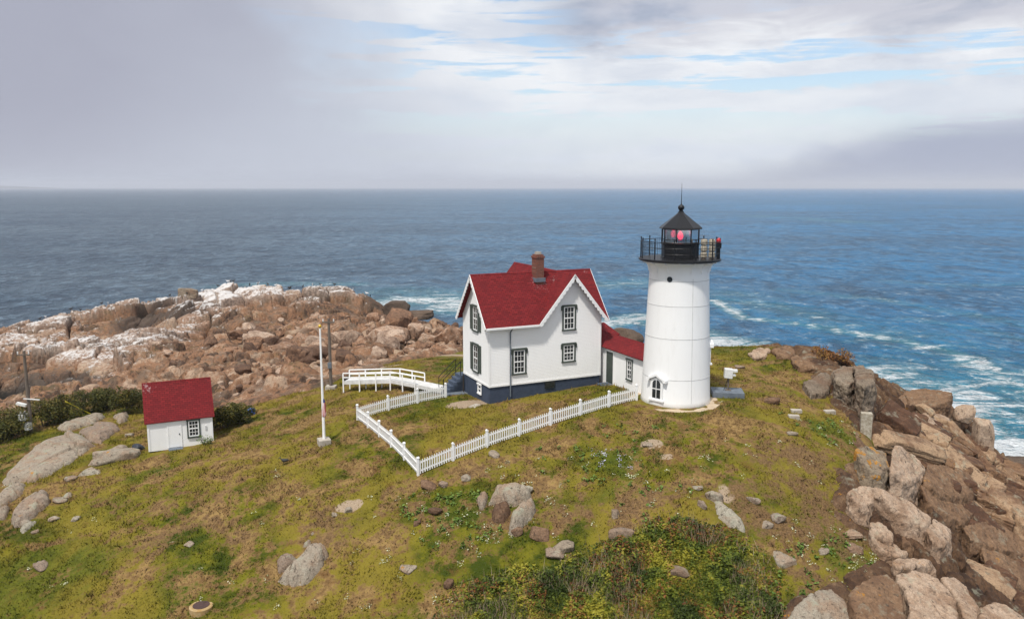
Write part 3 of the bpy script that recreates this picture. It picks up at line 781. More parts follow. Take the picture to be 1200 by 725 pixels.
for k in range(32):
    a = 2 * math.pi * k / 32
    pass
OCT = [(1.31 * math.cos(ph + k * math.pi / 4), 1.31 * math.sin(ph + k * math.pi / 4)) for k in range(8)]
fr = MB()
for k in range(8):
    x, y = OCT[k]; x2, y2 = OCT[(k + 1) % 8]
    fr.tube((x, y, 11.55), (x, y, 12.62), .045, n=6)
    fr.beam((x, y, 11.60), (x2, y2, 11.60), .07, .08); fr.beam((x, y, 12.56), (x2, y2, 12.56), .07, .08)
lf = fr.build('lantern_frame', M['black'], lt)
for k in range(8):
    x, y = OCT[k]; x2, y2 = OCT[(k + 1) % 8]
    p = MB(); p.beam((x * .985, y * .985, 12.08), (x2 * .985, y2 * .985, 12.08), .012, .9); p.build('pane', M['clear'], lf)
m = MB(); m.lathe([(1.50, 12.56), (1.54, 12.60), (1.50, 12.68), (1.02, 13.06), (.50, 13.46), (.26, 13.66), (.20, 13.74), (.20, 13.80), (.14, 13.82), (.14, 13.86)], 8, phase=ph)
lr = m.build('lantern_roof', M['black'], lt)
m = MB(); m.lathe([(.02, 13.84), (.14, 13.87), (.21, 13.95), (.235, 14.05), (.21, 14.15), (.13, 14.23), (.05, 14.27), (.04, 14.34), (.01, 14.36)], 16); m.build('ventilator_ball', M['black'], lr, smooth=True)
m = MB(); m.tube((0, 0, 14.3), (0, 0, 15.75), .028, .008, 6); m.build('lightning_rod', M['black'], lr)
ln = MB(); ln.lathe([(.36, 11.62), (.40, 11.66), (.40, 12.50), (.36, 12.54)], 24)
lens = ln.build('lens', M['ruby'], lt, smooth=True)
m = MB(); m.lathe([(.02, 11.78), (.15, 11.86), (.215, 12.02), (.18, 12.2), (.02, 12.40)], 14); m.build('lamp', M['redlight'], lens, smooth=True)
m = MB(); m.lathe([(.25, 11.4), (.25, 11.62)], 12); m.build('lens_pedestal', M['wood_grey'], lens)

def wall_axes(px, py, az):
    """matrix: x along the wall, y out of the wall, z up, looking at wall whose outward azimuth is az"""
    n = Vector((math.cos(az), math.sin(az), 0)); x = Vector((0, 0, 1)).cross(n) * -1
    x = n.cross(Vector((0, 0, 1)))*-1
    return Matrix.Translation((px, py, 0)) @ Matrix((x, n, Vector((0, 0, 1)))).transposed().to_4x4()

def window(parent, MX, z0, z1, w, trim, fr=.13, proud=.06, rows=2, cols=2, sash_in=True, ears=True, shutters=0):
    h = w / 2
    m = MB()
    m.box(-h, -h + fr, .0, proud, z0, z1, MX); m.box(h - fr, h, .0, proud, z0, z1, MX)
    m.box(-h - (.03 if ears else 0), h + (.03 if ears else 0), .0, proud + .05, z0 - .05, z0 + .06, MX); m.box(-h - .03, h + .03, 0, proud + .06, z1 - fr, z1 + .02, MX)
    if ears:
        m.box(-h - .10, -h - .002, 0, proud + .03, z1 - .42, z1 - .06, MX); m.box(h + .002, h + .10, 0, proud + .03, z1 - .42, z1 - .06, MX)
    f = m.build('window', trim, parent)
    a, b, c, d = -h + fr + .004, h - fr - .004, z0 + .065, z1 - fr - .004
    s = MB(); t = .075; zm = (c + d) / 2
    s.box(a, a + t, 0, proud - .012, c, d, MX); s.box(b - t, b, 0, proud - .012, c, d, MX)
    s.box(a + t, b - t, 0, proud - .012, c, c + t, MX); s.box(a + t, b - t, 0, proud - .012, d - t, d, MX); s.box(a + t, b - t, 0, proud - .010, zm - .04, zm + .04, MX)
    for lo, hi in ((c + t, zm - .04), (zm + .04, d - t)):
        for i in range(1, cols):
            x = a + t + (b - a - 2 * t) * i / cols
            s.box(x - .014, x + .014, 0, proud - .022, lo, hi, MX)
        for i in range(1, rows):
            z = lo + (hi - lo) * i / rows
            s.box(a + t, b - t, 0, proud - .025, z - .013, z + .013, MX)
    s.build('sash', M['white'], f)
    p = MB(); p.box(a + .02, b - .02, -.02, proud - .045, c + .02, d - .02, MX); p.build('pane', M['pane'], f)
    if shutters:
        for sg in (-1, 1):
            q = MB(); x0 = sg * (h + .02); x1 = sg * (h + .02 + shutters)
            q.box(min(x0, x1), max(x0, x1), .0, .05, z0 + .05, z1 - .05, MX)
            q.build('shutter', trim, f)
    return f

# arched window at the tower foot
a = R(-134); r0 = tr(1) - .03
n_ = Vector((math.cos(a), math.sin(a), 0)); x_ = Vector((-math.sin(a), math.cos(a), 0))
MW = Matrix.Translation((r0 * math.cos(a), r0 * math.sin(a), 0)) @ Matrix((x_, n_, Vector((0, 0, 1)))).transposed().to_4x4()
def arch(w, z0, zs, rise, k=8):
    return [(-w, z0), (w, z0), (w, zs)] + [(w * math.cos(math.pi * i / k), zs + rise * math.sin(math.pi * i / k)) for i in range(1, k)] + [(-w, zs)]
m = MB(); m.prism(arch(.52, .55, 1.75, .40), -.25, .07, MW); tw = m.build('window', M['white'], lt)
m = MB()
m.box(-.62, .62, -.2, .16, .44, .56, MW); m.build('window_sill', M['white'], tw)
m = MB()
hood = [(-.82, 1.86), (-.6, 1.86), (-.55, 2.0), (0, 2.26), (.55, 2.0), (.6, 1.86), (.82, 1.86), (.82, 2.04), (.60, 2.12), (0, 2.44), (-.60, 2.12), (-.82, 2.04)]
m.prism(hood, -.25, .20, MW); m.build('window_hood', M['white'], tw)
m = MB(); m.prism(arch(.33, .66, 1.68, .30), -.1, .09, MW); m.build('pane', M['pane'], tw)
m = MB(); m.box(-.02, .02, 0, .11, .67, 1.97, MW); m.box(-.32, -.021, 0, .105, 1.30, 1.36, MW); m.box(.021, .32, 0, .105, 1.30, 1.36, MW); m.build('muntin', M['white'], tw)
# second hood seen edge-on on the right flank
a2 = R(0)
MW2 = Matrix.Translation((tr(3.6) - .03, 0, 0)) @ Matrix((Vector((0, 1, 0)), Vector((1, 0, 0)), Vector((0, 0, 1)))).transposed().to_4x4()
m = MB(); m.prism(arch(.45, 2.9, 4.0, .35), -.2, .07, MW2); w2 = m.build('window', M['white'], lt)
m = MB(); m.prism([(-.6, 4.05), (.6, 4.05), (.6, 4.3), (0, 4.55), (-.6, 4.3)], -.2, .22, MW2); m.build('window_hood', M['white'], w2); m = MB(); m.box(-.55, .55, -.2, .17, 2.78, 2.89, MW2); m.build('window_sill', M['white'], w2)
m = MB(); m.prism(arch(.3, 3.0, 3.95, .28), -.1, .09, MW2); m.build('pane', M['pane'], w2)
# porthole
a = R(-119); rz = 9.15; r0 = tr(rz)
c0 = Vector((r0 * math.cos(a), r0 * math.sin(a), rz)); d0 = Vector((math.cos(a), math.sin(a), 0))
m = MB(); m.tube(c0 - d0 * .1, c0 + d0 * .04, .19, n=20); pt = m.build('porthole', M['black'], lt)
m = MB(); m.tube(c0 - d0 * .05, c0 + d0 * .05, .14, n=20); m.build('pane', M['pane'], pt)
# things on the gallery
def deck_xy(px, py, Y):
    p = at_y(px, py, Y); return p[0], Y
for i, (px, lab) in enumerate(((824.6, 'ribbed cream fog signal stack nearer the lantern on the gallery'), (834, 'ribbed cream fog signal stack between its twin and the red lamp'))):
    x, y = deck_xy(px, 300, TY - 1.1)
    t = empty('fog_signal', (x, y, 10.5)); tag(t, lab, 'fog signal', 'fog signals on the gallery')
    for k in range(3):
        z = .08 + k * .44
        m = MB(); m.lathe([(.13, z), (.20, z + .02), (.235, z + .08), (.235, z + .34), (.20, z + .40), (.13, z + .42)], 18); m.build('emitter', M['cream'], t, smooth=False)
    m = MB(); m.lathe([(.12, 0), (.12, 1.42)], 10); m.lathe([(.2, 0), (.2, .05)], 10); m.build('column', M['wood_grey'], t)
x, y = deck_xy(841.5, 300, TY - .9)
t = empty('signal_lamp', (x, y, 10.5)); tag(t, 'red domed lamp on a dark post at the gallery rail', 'lamp')
m = MB(); m.tube((0, 0, 0), (0, 0, .95), .10, n=10); m.box(-.17, .17, -.17, .17, .75, 1.12); m.build('post', M['black'], t)
m = MB(); m.lathe([(.14, 1.12), (.16, 1.15), (.16, 1.32), (.12, 1.40), (.05, 1.44), (.05, 1.48), (.01, 1.49)], 14); m.build('lens', M['redlamp'], t, smooth=True)

# ------------------------------------------------------------------ keeper's house
hs_ = empty('keepers_house', (HX, HY, 0), HA)
tag(hs_, 'white two storey cottage with steep red cross gabled roof and brick chimney', 'house')
L1, D1, G0, G1, DR = 9.8, 5.3, 4.4, 9.8, 10.2     # main length, depth, wing start, wing end, wing rear
GC = (G0 + G1) / 2 ; HD = D1 / 2
ZF, ZT, RZ, OV = .5, 5.62, 8.83, .46
SL = (RZ - ZT) / HD
WALL = MB()
def wallpoly(pts): WALL.add(pts, [tuple(range(len(pts)))])
ZW = ZT + .0
def gz_(d): return RZ - .16 - SL * abs(d)     # underside at distance from ridge
zt = gz_(HD)
wallpoly([(0, 0, ZF), (L1, 0, ZF), (L1, 0, zt), (GC, 0, gz_(0)), (G0, 0, gz_(HD) ), (0, 0, zt)])
wallpoly([(0, D1, ZF), (0, 0, ZF), (0, 0, zt), (0, HD, gz_(0)), (0, D1, zt)])
wallpoly([(L1, 0, ZF), (L1, D1, ZF), (L1, D1, zt), (L1, HD, gz_(0)), (L1, 0, zt)])
wallpoly([(G0, D1, ZF), (0, D1, ZF), (0, D1, zt), (G0, D1, zt)])
wallpoly([(G0, DR, ZF), (G0, D1, ZF), (G0, D1, zt), (G0, DR, zt)])
wallpoly([(L1, D1, ZF), (L1, DR, ZF), (L1, DR, zt), (L1, D1, zt)])
wallpoly([(L1, DR, ZF), (G0, DR, ZF), (G0, DR, zt), (GC, DR, gz_(0)), (L1, DR, zt)])
WALL.build('wall', M['clapboard'], hs_)
fm = MB(); fm.box(.05, L1 - .05, .05, D1 - .05, -2.2, ZF + .002); fm.box(G0 + .05, L1 - .05, D1 - .05, DR - .05, -2.2, ZF - .003); fm.build('foundation', M['found'], hs_)
cb = MB()
for (x, y) in ((0, 0), (L1, 0), (0, D1)):
    cb.box(x - .025, x + .11 if x == 0 else x + .025, y - .025 if y == 0 else y - .11, y + .11 if y == 0 else y + .025, ZF - .05, zt - .02) if x == 0 else cb.box(x - .11, x + .025, -.025, .11, ZF - .05, zt - .02)
cb.box(-.03, L1 + .03, -.04, -.004, ZF - .09, ZF + .06); cb.box(-.04, -.004, .0, D1 + .03, ZF - .09, ZF + .06)
cb.build('corner_board', M['white'], hs_)

def roof_obj(name, polys, mat, parent, thick=.13):
    """polys: list of (points, origin, along, up) -> one mesh with slope UVs, thickened"""
    V = []; Fc = []; UV = []
    for pts, o, al, up in polys:
        k = len(V); V += [tuple(p) for p in pts]; Fc.append(tuple(range(k, k + len(pts))))
        o = Vector(o); al = Vector(al).normalized(); up = Vector(up).normalized()
        UV += [((Vector(p) - o).dot(al), (Vector(p) - o).dot(up)) for p in pts]
    o_ = mesh_np(name, np.array(V), [i for f in Fc for i in f], [len(f) for f in Fc], mat, False, parent)
    l = o_.data.uv_layers.new(name='UVMap'); l.data.foreach_set('uv', np.array(UV, np.float32).ravel())
    s = o_.modifiers.new('solid', 'SOLIDIFY'); s.thickness = thick; s.offset = -1; s.use_even_offset = False
    return o_
e = HD + OV
def zr(d): return RZ - SL * d
ze = zr(e)
GB = D1 - HD  # ridge v = HD
polys = []
upf = (0, HD, RZ - zr(HD)); 
polys.append(([(-OV, -OV, ze), (GC - e, -OV, ze), (GC, HD, RZ), (-OV, HD, RZ)], (0, 0, 0), (1, 0, 0), (0, 1, SL)))
polys.append(([(GC + e, -OV, ze), (L1 + OV, -OV, ze), (L1 + OV, HD, RZ), (GC, HD, RZ)], (0, 0, 0), (1, 0, 0), (0, 1, SL)))
polys.append(([(GC - e, -OV, ze), (GC, -OV, RZ), (GC, HD, RZ)], (0, 0, 0), (0, 1, 0), (1, 0, SL)))
polys.append(([(GC, -OV, RZ), (GC + e, -OV, ze), (GC, HD, RZ)], (0, 0, 0), (0, 1, 0), (-1, 0, SL)))
# rear halves
polys.append(([(-OV, HD, RZ), (GC, HD, RZ), (GC - e, D1 + OV, ze), (-OV, D1 + OV, ze)], (0, 0, 0), (1, 0, 0), (0, -1, SL)))
polys.append(([(GC, HD, RZ), (L1 + OV, HD, RZ), (L1 + OV, D1 + OV, ze), (GC + e, D1 + OV, ze)], (0, 0, 0), (1, 0, 0), (0, -1, SL)))
polys.append(([(GC, HD, RZ), (GC, DR + OV, RZ), (GC - e, DR + OV, ze), (GC - e, D1 + OV, ze)], (0, 0, 0), (0, 1, 0), (1, 0, SL)))
polys.append(([(GC, HD, RZ), (GC + e, D1 + OV, ze), (GC + e, DR + OV, ze), (GC, DR + OV, RZ)], (0, 0, 0), (0, 1, 0), (-1, 0, SL)))
rf = roof_obj('roof', polys, M['roof'], hs_)
# barge boards with scalloped lower edge, on the two gables in view and the right end
def barge(MX, half, zpeak, name='bargeboard'):
    """MX: x along gable, y outward, z up; board under the roof edge with scallops"""
    m = MB(); L = math.hypot(half, SL * half)
    for sg in (-1, 1):
        n = 13
        ax = Vector((sg * half, 0, -SL * half)).normalized(); dn = Vector((-sg * abs(ax.z), 0, -abs(ax.x)))
        P0 = Vector((0, 0, zpeak))
        base = [P0 + ax * (L * i / (n * 6)) for i in range(n * 6 + 1)]
        top = [(p.x, p.z) for p in base]
        bot = []
        for i, p in enumerate(base):
            ph_ = (i % 6) / 6
            dd = .20 + .10 * abs(math.sin(math.pi * ph_))
            q = p + dn * dd
            if i == 0: q = Vector((0, 0, zpeak - .22 / abs(ax.x)))
            bot.append((q.x, q.z))
        for i in range(n * 6):
            quad = [top[i], top[i + 1], bot[i + 1], bot[i]]
            if sg < 0: quad = quad[::-1]
            m.prism(quad, 0, .05, MX)
        # flat fascia above
    return m.build(name, M['white'], hs_)
def axes(ox, oy, x, n): return Matrix.Translation((ox, oy, 0)) @ Matrix((Vector((*x, 0)), Vector((*n, 0)), Vector((0, 0, 1)))).transposed().to_4x4()
barge(axes(GC, -OV - .052, (1, 0), (0, 1)) , e + .02, RZ - .03)
barge(axes(-OV - .002, HD, (0, -1), (-1, 0)), e + .02, RZ - .03)
barge(axes(L1 + OV + .002, HD, (0, 1), (1, 0)), e + .02, RZ - .03)
gm = MB(); gm.box(-OV + .02, GC - e - .02, -OV - .10, -OV - .004, ze - .14, ze - .0); gm.box(-OV + .02, GC - e - .1, -OV + .02, 0, ze - .22, ze - .15)
gm.build('gutter', M['white'], hs_)
FW = lambda s: axes(s, 0, (1, 0), (0, -1))
LW = lambda v: axes(0, v, (0, -1), (-1, 0))
window(hs_, FW(2.5), 1.24, 3.25, 1.22, M['trim_green'], rows=2, cols=3)
window(hs_, FW(6.85), 4.35, 6.35, 1.22, M['trim_green'], rows=2, cols=3)
window(hs_, FW(6.85), 1.80, 3.30, 1.22, M['trim_green'], rows=2, cols=3)
window(hs_, LW(2.65), 4.35, 6.40, 1.15, M['trim_green'], rows=2, cols=2, shutters=.5)
window(hs_, LW(2.65), 1.10, 3.38, 1.15, M['trim_green'], rows=2, cols=2, shutters=.5)
window(hs_, LW(1.9), -.50, .30, .75, M['white'], fr=.09, rows=1, cols=1, ears=False, proud=.05)
m = MB(); m.box(4.75, 5.6, -.06, .06, -.15, .40); m.build('basement_window', M['pane'], hs_)
m = MB(); m.tube((1.72, -.52, ze - .1), (1.72, -.10, ze - .5), .05, n=8); m.tube((1.72, -.10, ze - .5), (1.72, -.10, -.45), .05, n=8); m.build('downspout', M['slate'], hs_)
m = MB(); m.tube((-.10, 5.15, .4), (-.10, 5.15, -1.2), .05, n=8); m.build('drain_pipe', M['wood_dark'], hs_)
ch = MB(); ch.box(5.2 - .36, 5.2 + .36, 2.2 - .36, 2.2 + .36, 7.4, 9.95); ch.box(5.2 - .42, 5.2 + .42, 2.2 - .42, 2.2 + .42, 9.95, 10.08); ch.box(5.2 - .33, 5.2 + .33, 2.2 - .33, 2.2 + .33, 10.08, 10.22)
chim = ch.build('chimney', M['brick'], rf)
m = MB(); m.box(5.2 - .20, 5.2 + .20, 2.2 - .20, 2.2 + .20, 10.22, 10.42); m.build('flue', M['concrete'], chim)
m = MB(); m.box(5.2 - .46, 5.2 + .46, 2.2 - .46, 2.2 + .46, 8.05, 8.36); m.build('flashing', M['slate'], chim)
# back steps with rail
stp = MB()
for k in range(6):
    stp.box(-1.75 + k * .30, .6, 5.42, 6.7, -1.7, -1.15 + k * .27)
st = stp.build('back_steps', M['step_blue'], hs_)
rl_ = MB()
for y in (5.5, 6.62):
    rl_.tube((-1.7, y, -1.3), (-1.7, y, .0), .03, n=6); rl_.tube((-1.7, y, 0), (-.2, y, 1.35), .03, n=6); rl_.tube((-1.7, y, -.4), (-.2, y, .95), .02, n=6); rl_.tube((-.2, y, .1), (-.2, y, 1.35), .03, n=6)
rl_.build('handrail', M['black'], st)

# ---- passage from the house to the tower, and the low wing behind it
pas = empty('covered_passage', (HX, HY, 0), HA)
tag(pas, 'low white passage with red roof joining cottage to lighthouse', 'passage')
s0, s1, v0, v1 = 10.25, 12.45, -5.6, 2.4
zE, zP = 2.72, 3.42
m = MB()
m.box(s0, s1, v0, v1, -.55, zE)
m.prism([(s0 + .01, zE), (s1 - .01, zE), ((s0 + s1) / 2, zP - .03)], v0, v1 - .01)
m.build('wall', M['clapboard'], pas)
sc = (s0 + s1) / 2; ov = .22
sl = (zP - zE) / (s1 - sc)
roof_obj('roof', [([(s0 - ov, v1 + .2, zE - sl * ov + .08), (s0 - ov, v0 - .1, zE - sl * ov + .08), (sc, v0 - .1, zP + .08), (sc, v1 + .2, zP + .08)][::-1], (0, 0, 0), (0, 1, 0), (1, 0, sl)),
                  ([(s1 + ov, v0 - .1, zE - sl * ov + .08), (s1 + ov, v1 + .2, zE - sl * ov + .08), (sc, v1 + .2, zP + .08), (sc, v0 - .1, zP + .08)][::-1], (0, 0, 0), (0, 1, 0), (-1, 0, sl))], M['roof'], pas, .1)
PW = lambda v: axes(s0, v, (0, -1), (-1, 0))
m = MB(); m.box(-.5, .5, 0, .035, -.12, 2.42, PW(-.75)); d_ = m.build('door', M['trim_green'], pas)
m = MB(); m.box(-.62, -.502, 0, .05, -.2, 2.52, PW(-.75)); m.box(.502, .62, 0, .05, -.2, 2.52, PW(-.75)); m.build('door_frame', M['white'], d_)
window(pas, PW(-3.6), .75, 2.4, .85, M['trim_green'], fr=.1, rows=2, cols=2, ears=False)
m = MB(); m.box(s0 - .9, s0 - .01, -1.4, -.2, -.6, -.18); m.box(s0 - 1.25, s0 - .901, -1.4, -.2, -.7, -.4); m.build('step', M['step_blue'], pas)
wg = empty('side_entry', (HX, HY, 0), HA)
tag(wg, 'small red roofed white lean to against right end of cottage', 'entry porch')
m = MB(); m.box(9.83, 12.7, 2.62, 5.2, -1.2, 3.0); m.build('wall', M['clapboard'], wg)
roof_obj('roof', [([(9.83, 2.2, 3.12), (13.1, 2.2, 3.12), (12.5, 3.9, 3.95), (9.83, 3.9, 3.95)], (0, 0, 0), (1, 0, 0), (0, 1, .45)),
                  ([(13.1, 2.2, 3.12), (13.1, 5.6, 3.12), (12.5, 3.9, 3.95)], (0, 0, 0), (0, 1, 0), (-1, 0, .45)),
                  ([(13.1, 5.6, 3.12), (9.83, 5.6, 3.12), (9.83, 3.9, 3.95), (12.5, 3.9, 3.95)], (0, 0, 0), (1, 0, 0), (0, -1, .45))], M['roof'], wg, .06)
m = MB(); m.box(9.83, 13.06, 2.24, 2.32, 2.84, 3.05); m.box(12.98, 13.06, 2.321, 5.5, 2.84, 3.05); m.build('fascia', M['white'], wg)

# ------------------------------------------------------------------ shed
SXx, SYy = at_z(174.5, 529, -4.05)[:2]
sd = empty('garden_shed', (SXx, SYy, -4.05), R(25)); tag(sd, 'small white shed with steep red roof standing on the grass', 'shed')
W, D, zE, zP, ov = 4.55, 3.7, 2.42, 4.85, .18
sl = (zP - zE) / (D / 2)
m = MB()
m.box(0, W, 0, D, -.02, zE - .12)
m.add([(0, 0, zE - .12), (0, D, zE - .12), (0, D / 2, zP - .12), (W, 0, zE - .12), (W, D, zE - .12), (W, D / 2, zP - .12)], [(0, 2, 1), (3, 4, 5), (0, 3, 5, 2), (1, 2, 5, 4)])
m.build('wall', M['white'], sd)
m = MB(); m.box(.1, W - .1, .1, D - .1, -.5, -.03); m.build('footing', M['wood_dark'], sd)
roof_obj('roof', [([(-ov, -ov, zE - sl * ov), (W + ov, -ov, zE - sl * ov), (W + ov, D / 2, zP), (-ov, D / 2, zP)], (0, 0, 0), (1, 0, 0), (0, 1, sl)),
                  ([(W + ov, D + ov, zE - sl * ov), (-ov, D + ov, zE - sl * ov), (-ov, D / 2, zP), (W + ov, D / 2, zP)], (0, 0, 0), (1, 0, 0), (0, -1, sl))], M['shed_roof'], sd, .1)
tb = MB(); tb.box(-.02, .12, -.035, -.004, 0, zE - .2); tb.box(W - .12, W + .02, -.035, -.004, 0, zE - .2); tb.build('corner_board', M['white'], sd)
SW = lambda s: axes(s, 0, (1, 0), (0, -1))
m = MB(); m.box(-.42, .42, 0, .03, .12, 2.1, SW(1.85))
dr = m.build('door', M['white'], sd)
m = MB(); m.box(-.50, -.421, 0, .045, .1, 2.18, SW(1.85)); m.box(.421, .50, 0, .045, .1, 2.18, SW(1.85)); m.box(-.50, .50, 0, .05, 2.101, 2.2, SW(1.85)); m.build('door_frame', M['white'], dr)
m = MB(); m.box(.30, .36, .03, .07, 1.05, 1.15, SW(1.85)); m.build('handle', M['black'], dr)
window(sd, SW(3.2), .72, 2.12, .95, M['trim_green'], fr=.10, rows=2, cols=3, ears=False)
m = MB(); m.box(1.35, 2.35, -.55, -.05, -.35, .08); m.box(1.3, 2.4, -.85, -.551, -.4, -.08); m.build('step', M['slate'], sd)
m = MB(); m.box(4.0, 4.12, -.06, -.003, 1.2, 1.5); m.build('meter_box', M['canvas'], sd)

# ------------------------------------------------------------------ fences
def fence(A, B, nposts, label, skip_first=False):
    A = np.array(A); B = np.array(B)
    L = float(np.hypot(*(B - A))); d = (B - A) / L
    za = gz1(*A)
    t = empty('picket_fence', (A[0], A[1], za), math.atan2(d[1], d[0])); tag(t, label, 'fence', 'white picket fence round the cottage yard')
    def gz(u): return gz1(A[0] + d[0] * u, A[1] + d[1] * u) - za
    us = np.linspace(0, L, nposts)
    for i, u in enumerate(us):
        if skip_first and i == 0: continue
        m = MB(); z = gz(u); m.box(u - .065, u + .065, -.065, .065, z - .4, z + 1.12); m.box(u - .085, u + .085, -.085, .085, z + 1.12, z + 1.17); m.prism([(u - .08, z + 1.17), (u + .08, z + 1.17), (u, z + 1.24)], -.08, .08)
        m.build('post', M['white'], t)
    for i in range(nposts - 1):
        m = MB(); u0, u1 = us[i] + .066, us[i + 1] - .066; z0, z1 = gz(us[i]), gz(us[i + 1])
        def zz(u): return z0 + (z1 - z0) * (u - us[i]) / (us[i + 1] - us[i])
        for h in (.25, .78): m.beam((u0, .02, zz(u0) + h), (u1, .02, zz(u1) + h), .04, .09)
        n = max(2, int((u1 - u0) / .155))
        for k in range(n):
            u = u0 + (u1 - u0) * (k + .5) / n; z = zz(u)
            m.add([], []); w = .038
            m.prism([(u - w, z + .07), (u + w, z + .07), (u + w, z + .93), (u, z + .99), (u - w, z + .93)], -.022, -.001)
        m.build('picket_panel', M['white'], t)
    return t
FC = hit(490, 557)[:2]; FLc = hit(419, 492)[:2]; FH = hit(522.5, 466)[:2]
FT = np.array([TX - 2.9, TY - .4])
fence(FC, FLc, 6, 'picket fence run sloping down towards the viewer at the left of the yard')
fence(FLc, FH, 4, 'short picket fence run from back left yard corner to the boardwalk', True)
fence(FC, FT, 8, 'long picket fence run climbing from yard corner to the lighthouse', True)

# ------------------------------------------------------------------ boardwalk
bw = empty('boardwalk', (0, 0, 0)); tag(bw, 'white railed boardwalk bending over the grass beside the picket fence', 'boardwalk')
P = [Vector(at_y(522, 453, 64.2)), Vector(at_y(492, 447, 65.2)), Vector(at_y(463, 441, 66.6)), Vector(at_y(406, 445, 67.6))]
for i, zadd in enumerate((-1.05, -.85, -.80, -1.15)): P[i].z = zadd
m = MB()
for a, b in zip(P[:-1], P[1:]):
    m.beam(a, b, 1.15, .10)
    dd = (b - a).normalized(); sd_ = dd.cross(Vector((0, 0, 1))).normalized()
    for sgn in (-1, 1): m.beam(a + sd_ * .60 * sgn + Vector((0, 0, -.05)), b + sd_ * .60 * sgn + Vector((0, 0, -.05)), .06, .30)
m.build('deck', M['deck'], bw)
for sgn in (-1, 1):
    prev = None; rm = MB(); pts = []
    for si in (1, 2):
        a, b = P[si], P[si + 1]
        dd = (b - a).normalized(); sd_ = dd.cross(Vector((0, 0, 1))).normalized()
        n = max(2, round((b - a).length / 1.5))
        for k in range(n + 1):
            if si == 2 and k == 0: continue
            pts.append(a.lerp(b, k / n) + sd_ * .66 * sgn)
    for q in pts:
        pm_ = MB(); g = gz1(q.x, q.y); pm_.box(q.x - .05, q.x + .05, q.y - .05, q.y + .05, min(g, q.z) - .3, q.z + .77); pm_.build('post', M['white'], bw)
    for a, b in zip(pts[:-1], pts[1:]):
        rm.beam(a + Vector((0, 0, .80)), b + Vector((0, 0, .80)), .12, .07); rm.beam(a + Vector((0, 0, .42)), b + Vector((0, 0, .42)), .04, .09)
    rm.build('railing', M['white'], bw)
wp = MB(); c = at_z(533, 459, -1.15)
MM = Matrix.Translation(c) @ Matrix.Rotation(R(15), 4, 'Z'); wp.box(-1.1, 1.0, -.85, .9, -.3, .03, MM)
tag(wp.build('stone_landing', M['slate'], None, bevel=.03), 'grey stone landing between boardwalk and cottage steps', 'landing')
tubp = hit(409, 449); tb = empty('planter_tub', tuple(tubp)); tag(tb, 'dark wooden tub under the left end of the boardwalk', 'tub')
m = MB(); m.lathe([(.42, -.2), (.5, .55), (.44, .58), (.40, .40), (.02, .40)], 16); m.build('staves', M['wood_dark'], tb)
m = MB(); m.lathe([(.47, .12), (.475, .12), (.485, .18), (.47, .18)], 16, cap=False); m.build('hoop', M['rust'], tb)

# ------------------------------------------------------------------ poles
fp = hit(380, 521)
fpo = empty('flagpole', tuple(fp)); tag(fpo, 'tall white flagpole with gilt ball and a concrete foot', 'flagpole')
m = MB(); m.box(-.42, .42, -.42, .42, -.4, .42, Matrix.Rotation(R(25), 4, 'Z')); m.build('base', M['concrete'], fpo, bevel=.05)
m = MB(); m.tube((0, 0, .4), (0, 0, 8.35), .105, .055, 12); m.build('pole', M['white'], fpo, smooth=False)
m = MB(); m.lathe([(.01, 8.33), (.09, 8.37), (.13, 8.46), (.09, 8.56), (.01, 8.6)], 12); m.build('finial', M['gold'], fpo, smooth=True)
m = MB()
import itertools
prof = [(.02, 3.35), (.10, 3.2), (.16, 2.9), (.20, 2.5), (.24, 2.2), (.20, 2.05), (.06, 1.98)]
nn = 14; vs = []; 
for (r, z) in prof:
    for i in range(nn):
        t = 2 * math.pi * i / nn; q = r * .62 * (1 + .35 * math.sin(3 * t + z * 2)); vs.append((.09 + q * math.cos(t), -.06 + q * .7 * math.sin(t), z))
m.add(vs, [(j * nn + i, j * nn + (i + 1) % nn, (j + 1) * nn + (i + 1) % nn, (j + 1) * nn + i) for j in range(len(prof) - 1) for i in range(nn)])
fl = m.build('flag', M['flag'], fpo, smooth=True)
m = MB(); m.tube((.10, -.09, 1.0), (.075, -.07, 8.2), .008, n=4); m.build('halyard', M['canvas'], fpo)

def util_pole(px, py_b, py_t, label, arm, extra):
    b = hit(px, py_b) if py_b > 470 or True else None
    Yp = b[1]; top = at_y(px, py_t, Yp); H = top[2] - b[2]
    t = empty('utility_pole', tuple(b)); tag(t, label, 'utility pole', 'wooden utility poles')
    m = MB(); m.tube((0, 0, -.4), (0, 0, H), .16, .11, 10); m.build('pole', M['wood_grey'], t)
    m = MB(); m.box(-arm, arm, -.17, -.09, H - .38, H - .26); m.build('crossarm', M['wood_grey'], t)
    for x in (-arm * .85, arm * .85):
        m = MB(); m.lathe([(.05, H - .26), (.06, H - .2), (.045, H - .12), (.07, H - .08), (.01, H - .02)], 8, (x, -.13)); m.build('insulator', M['offwhite'], t)
    if extra == 'foot':
        m = MB(); m.box(-.45, .45, -.4, .4, -.4, .35); m.build('foot', M['concrete'], t, bevel=.04)
        m = MB(); m.box(-.16, .16, -.32, -.161, 2.0, 2.5); m.build('junction_box', M['slate'], t)
    else:
        m = MB(); m.box(-.75, -.15, -.5, .0, 1.2, 1.75); m.box(-.62, -.3, -.45, -.05, 1.752, 2.0); m.build('meter_cabinet', M['offwhite'], t, bevel=.05)
        m = MB(); m.beam((-.3, -.2, 3.1), (1.1, -.2, 3.0), .12, .06); m.beam((-.9, -.2, 2.7), (-.1, -.2, 2.5), .3, .2); m.build('bracket', M['offwhite'], t)
        m = MB(); m.box(-.22, .22, -.6, -.161, .4, 1.0); m.build('junction_box', M['offwhite'], t)
    return t, b, H
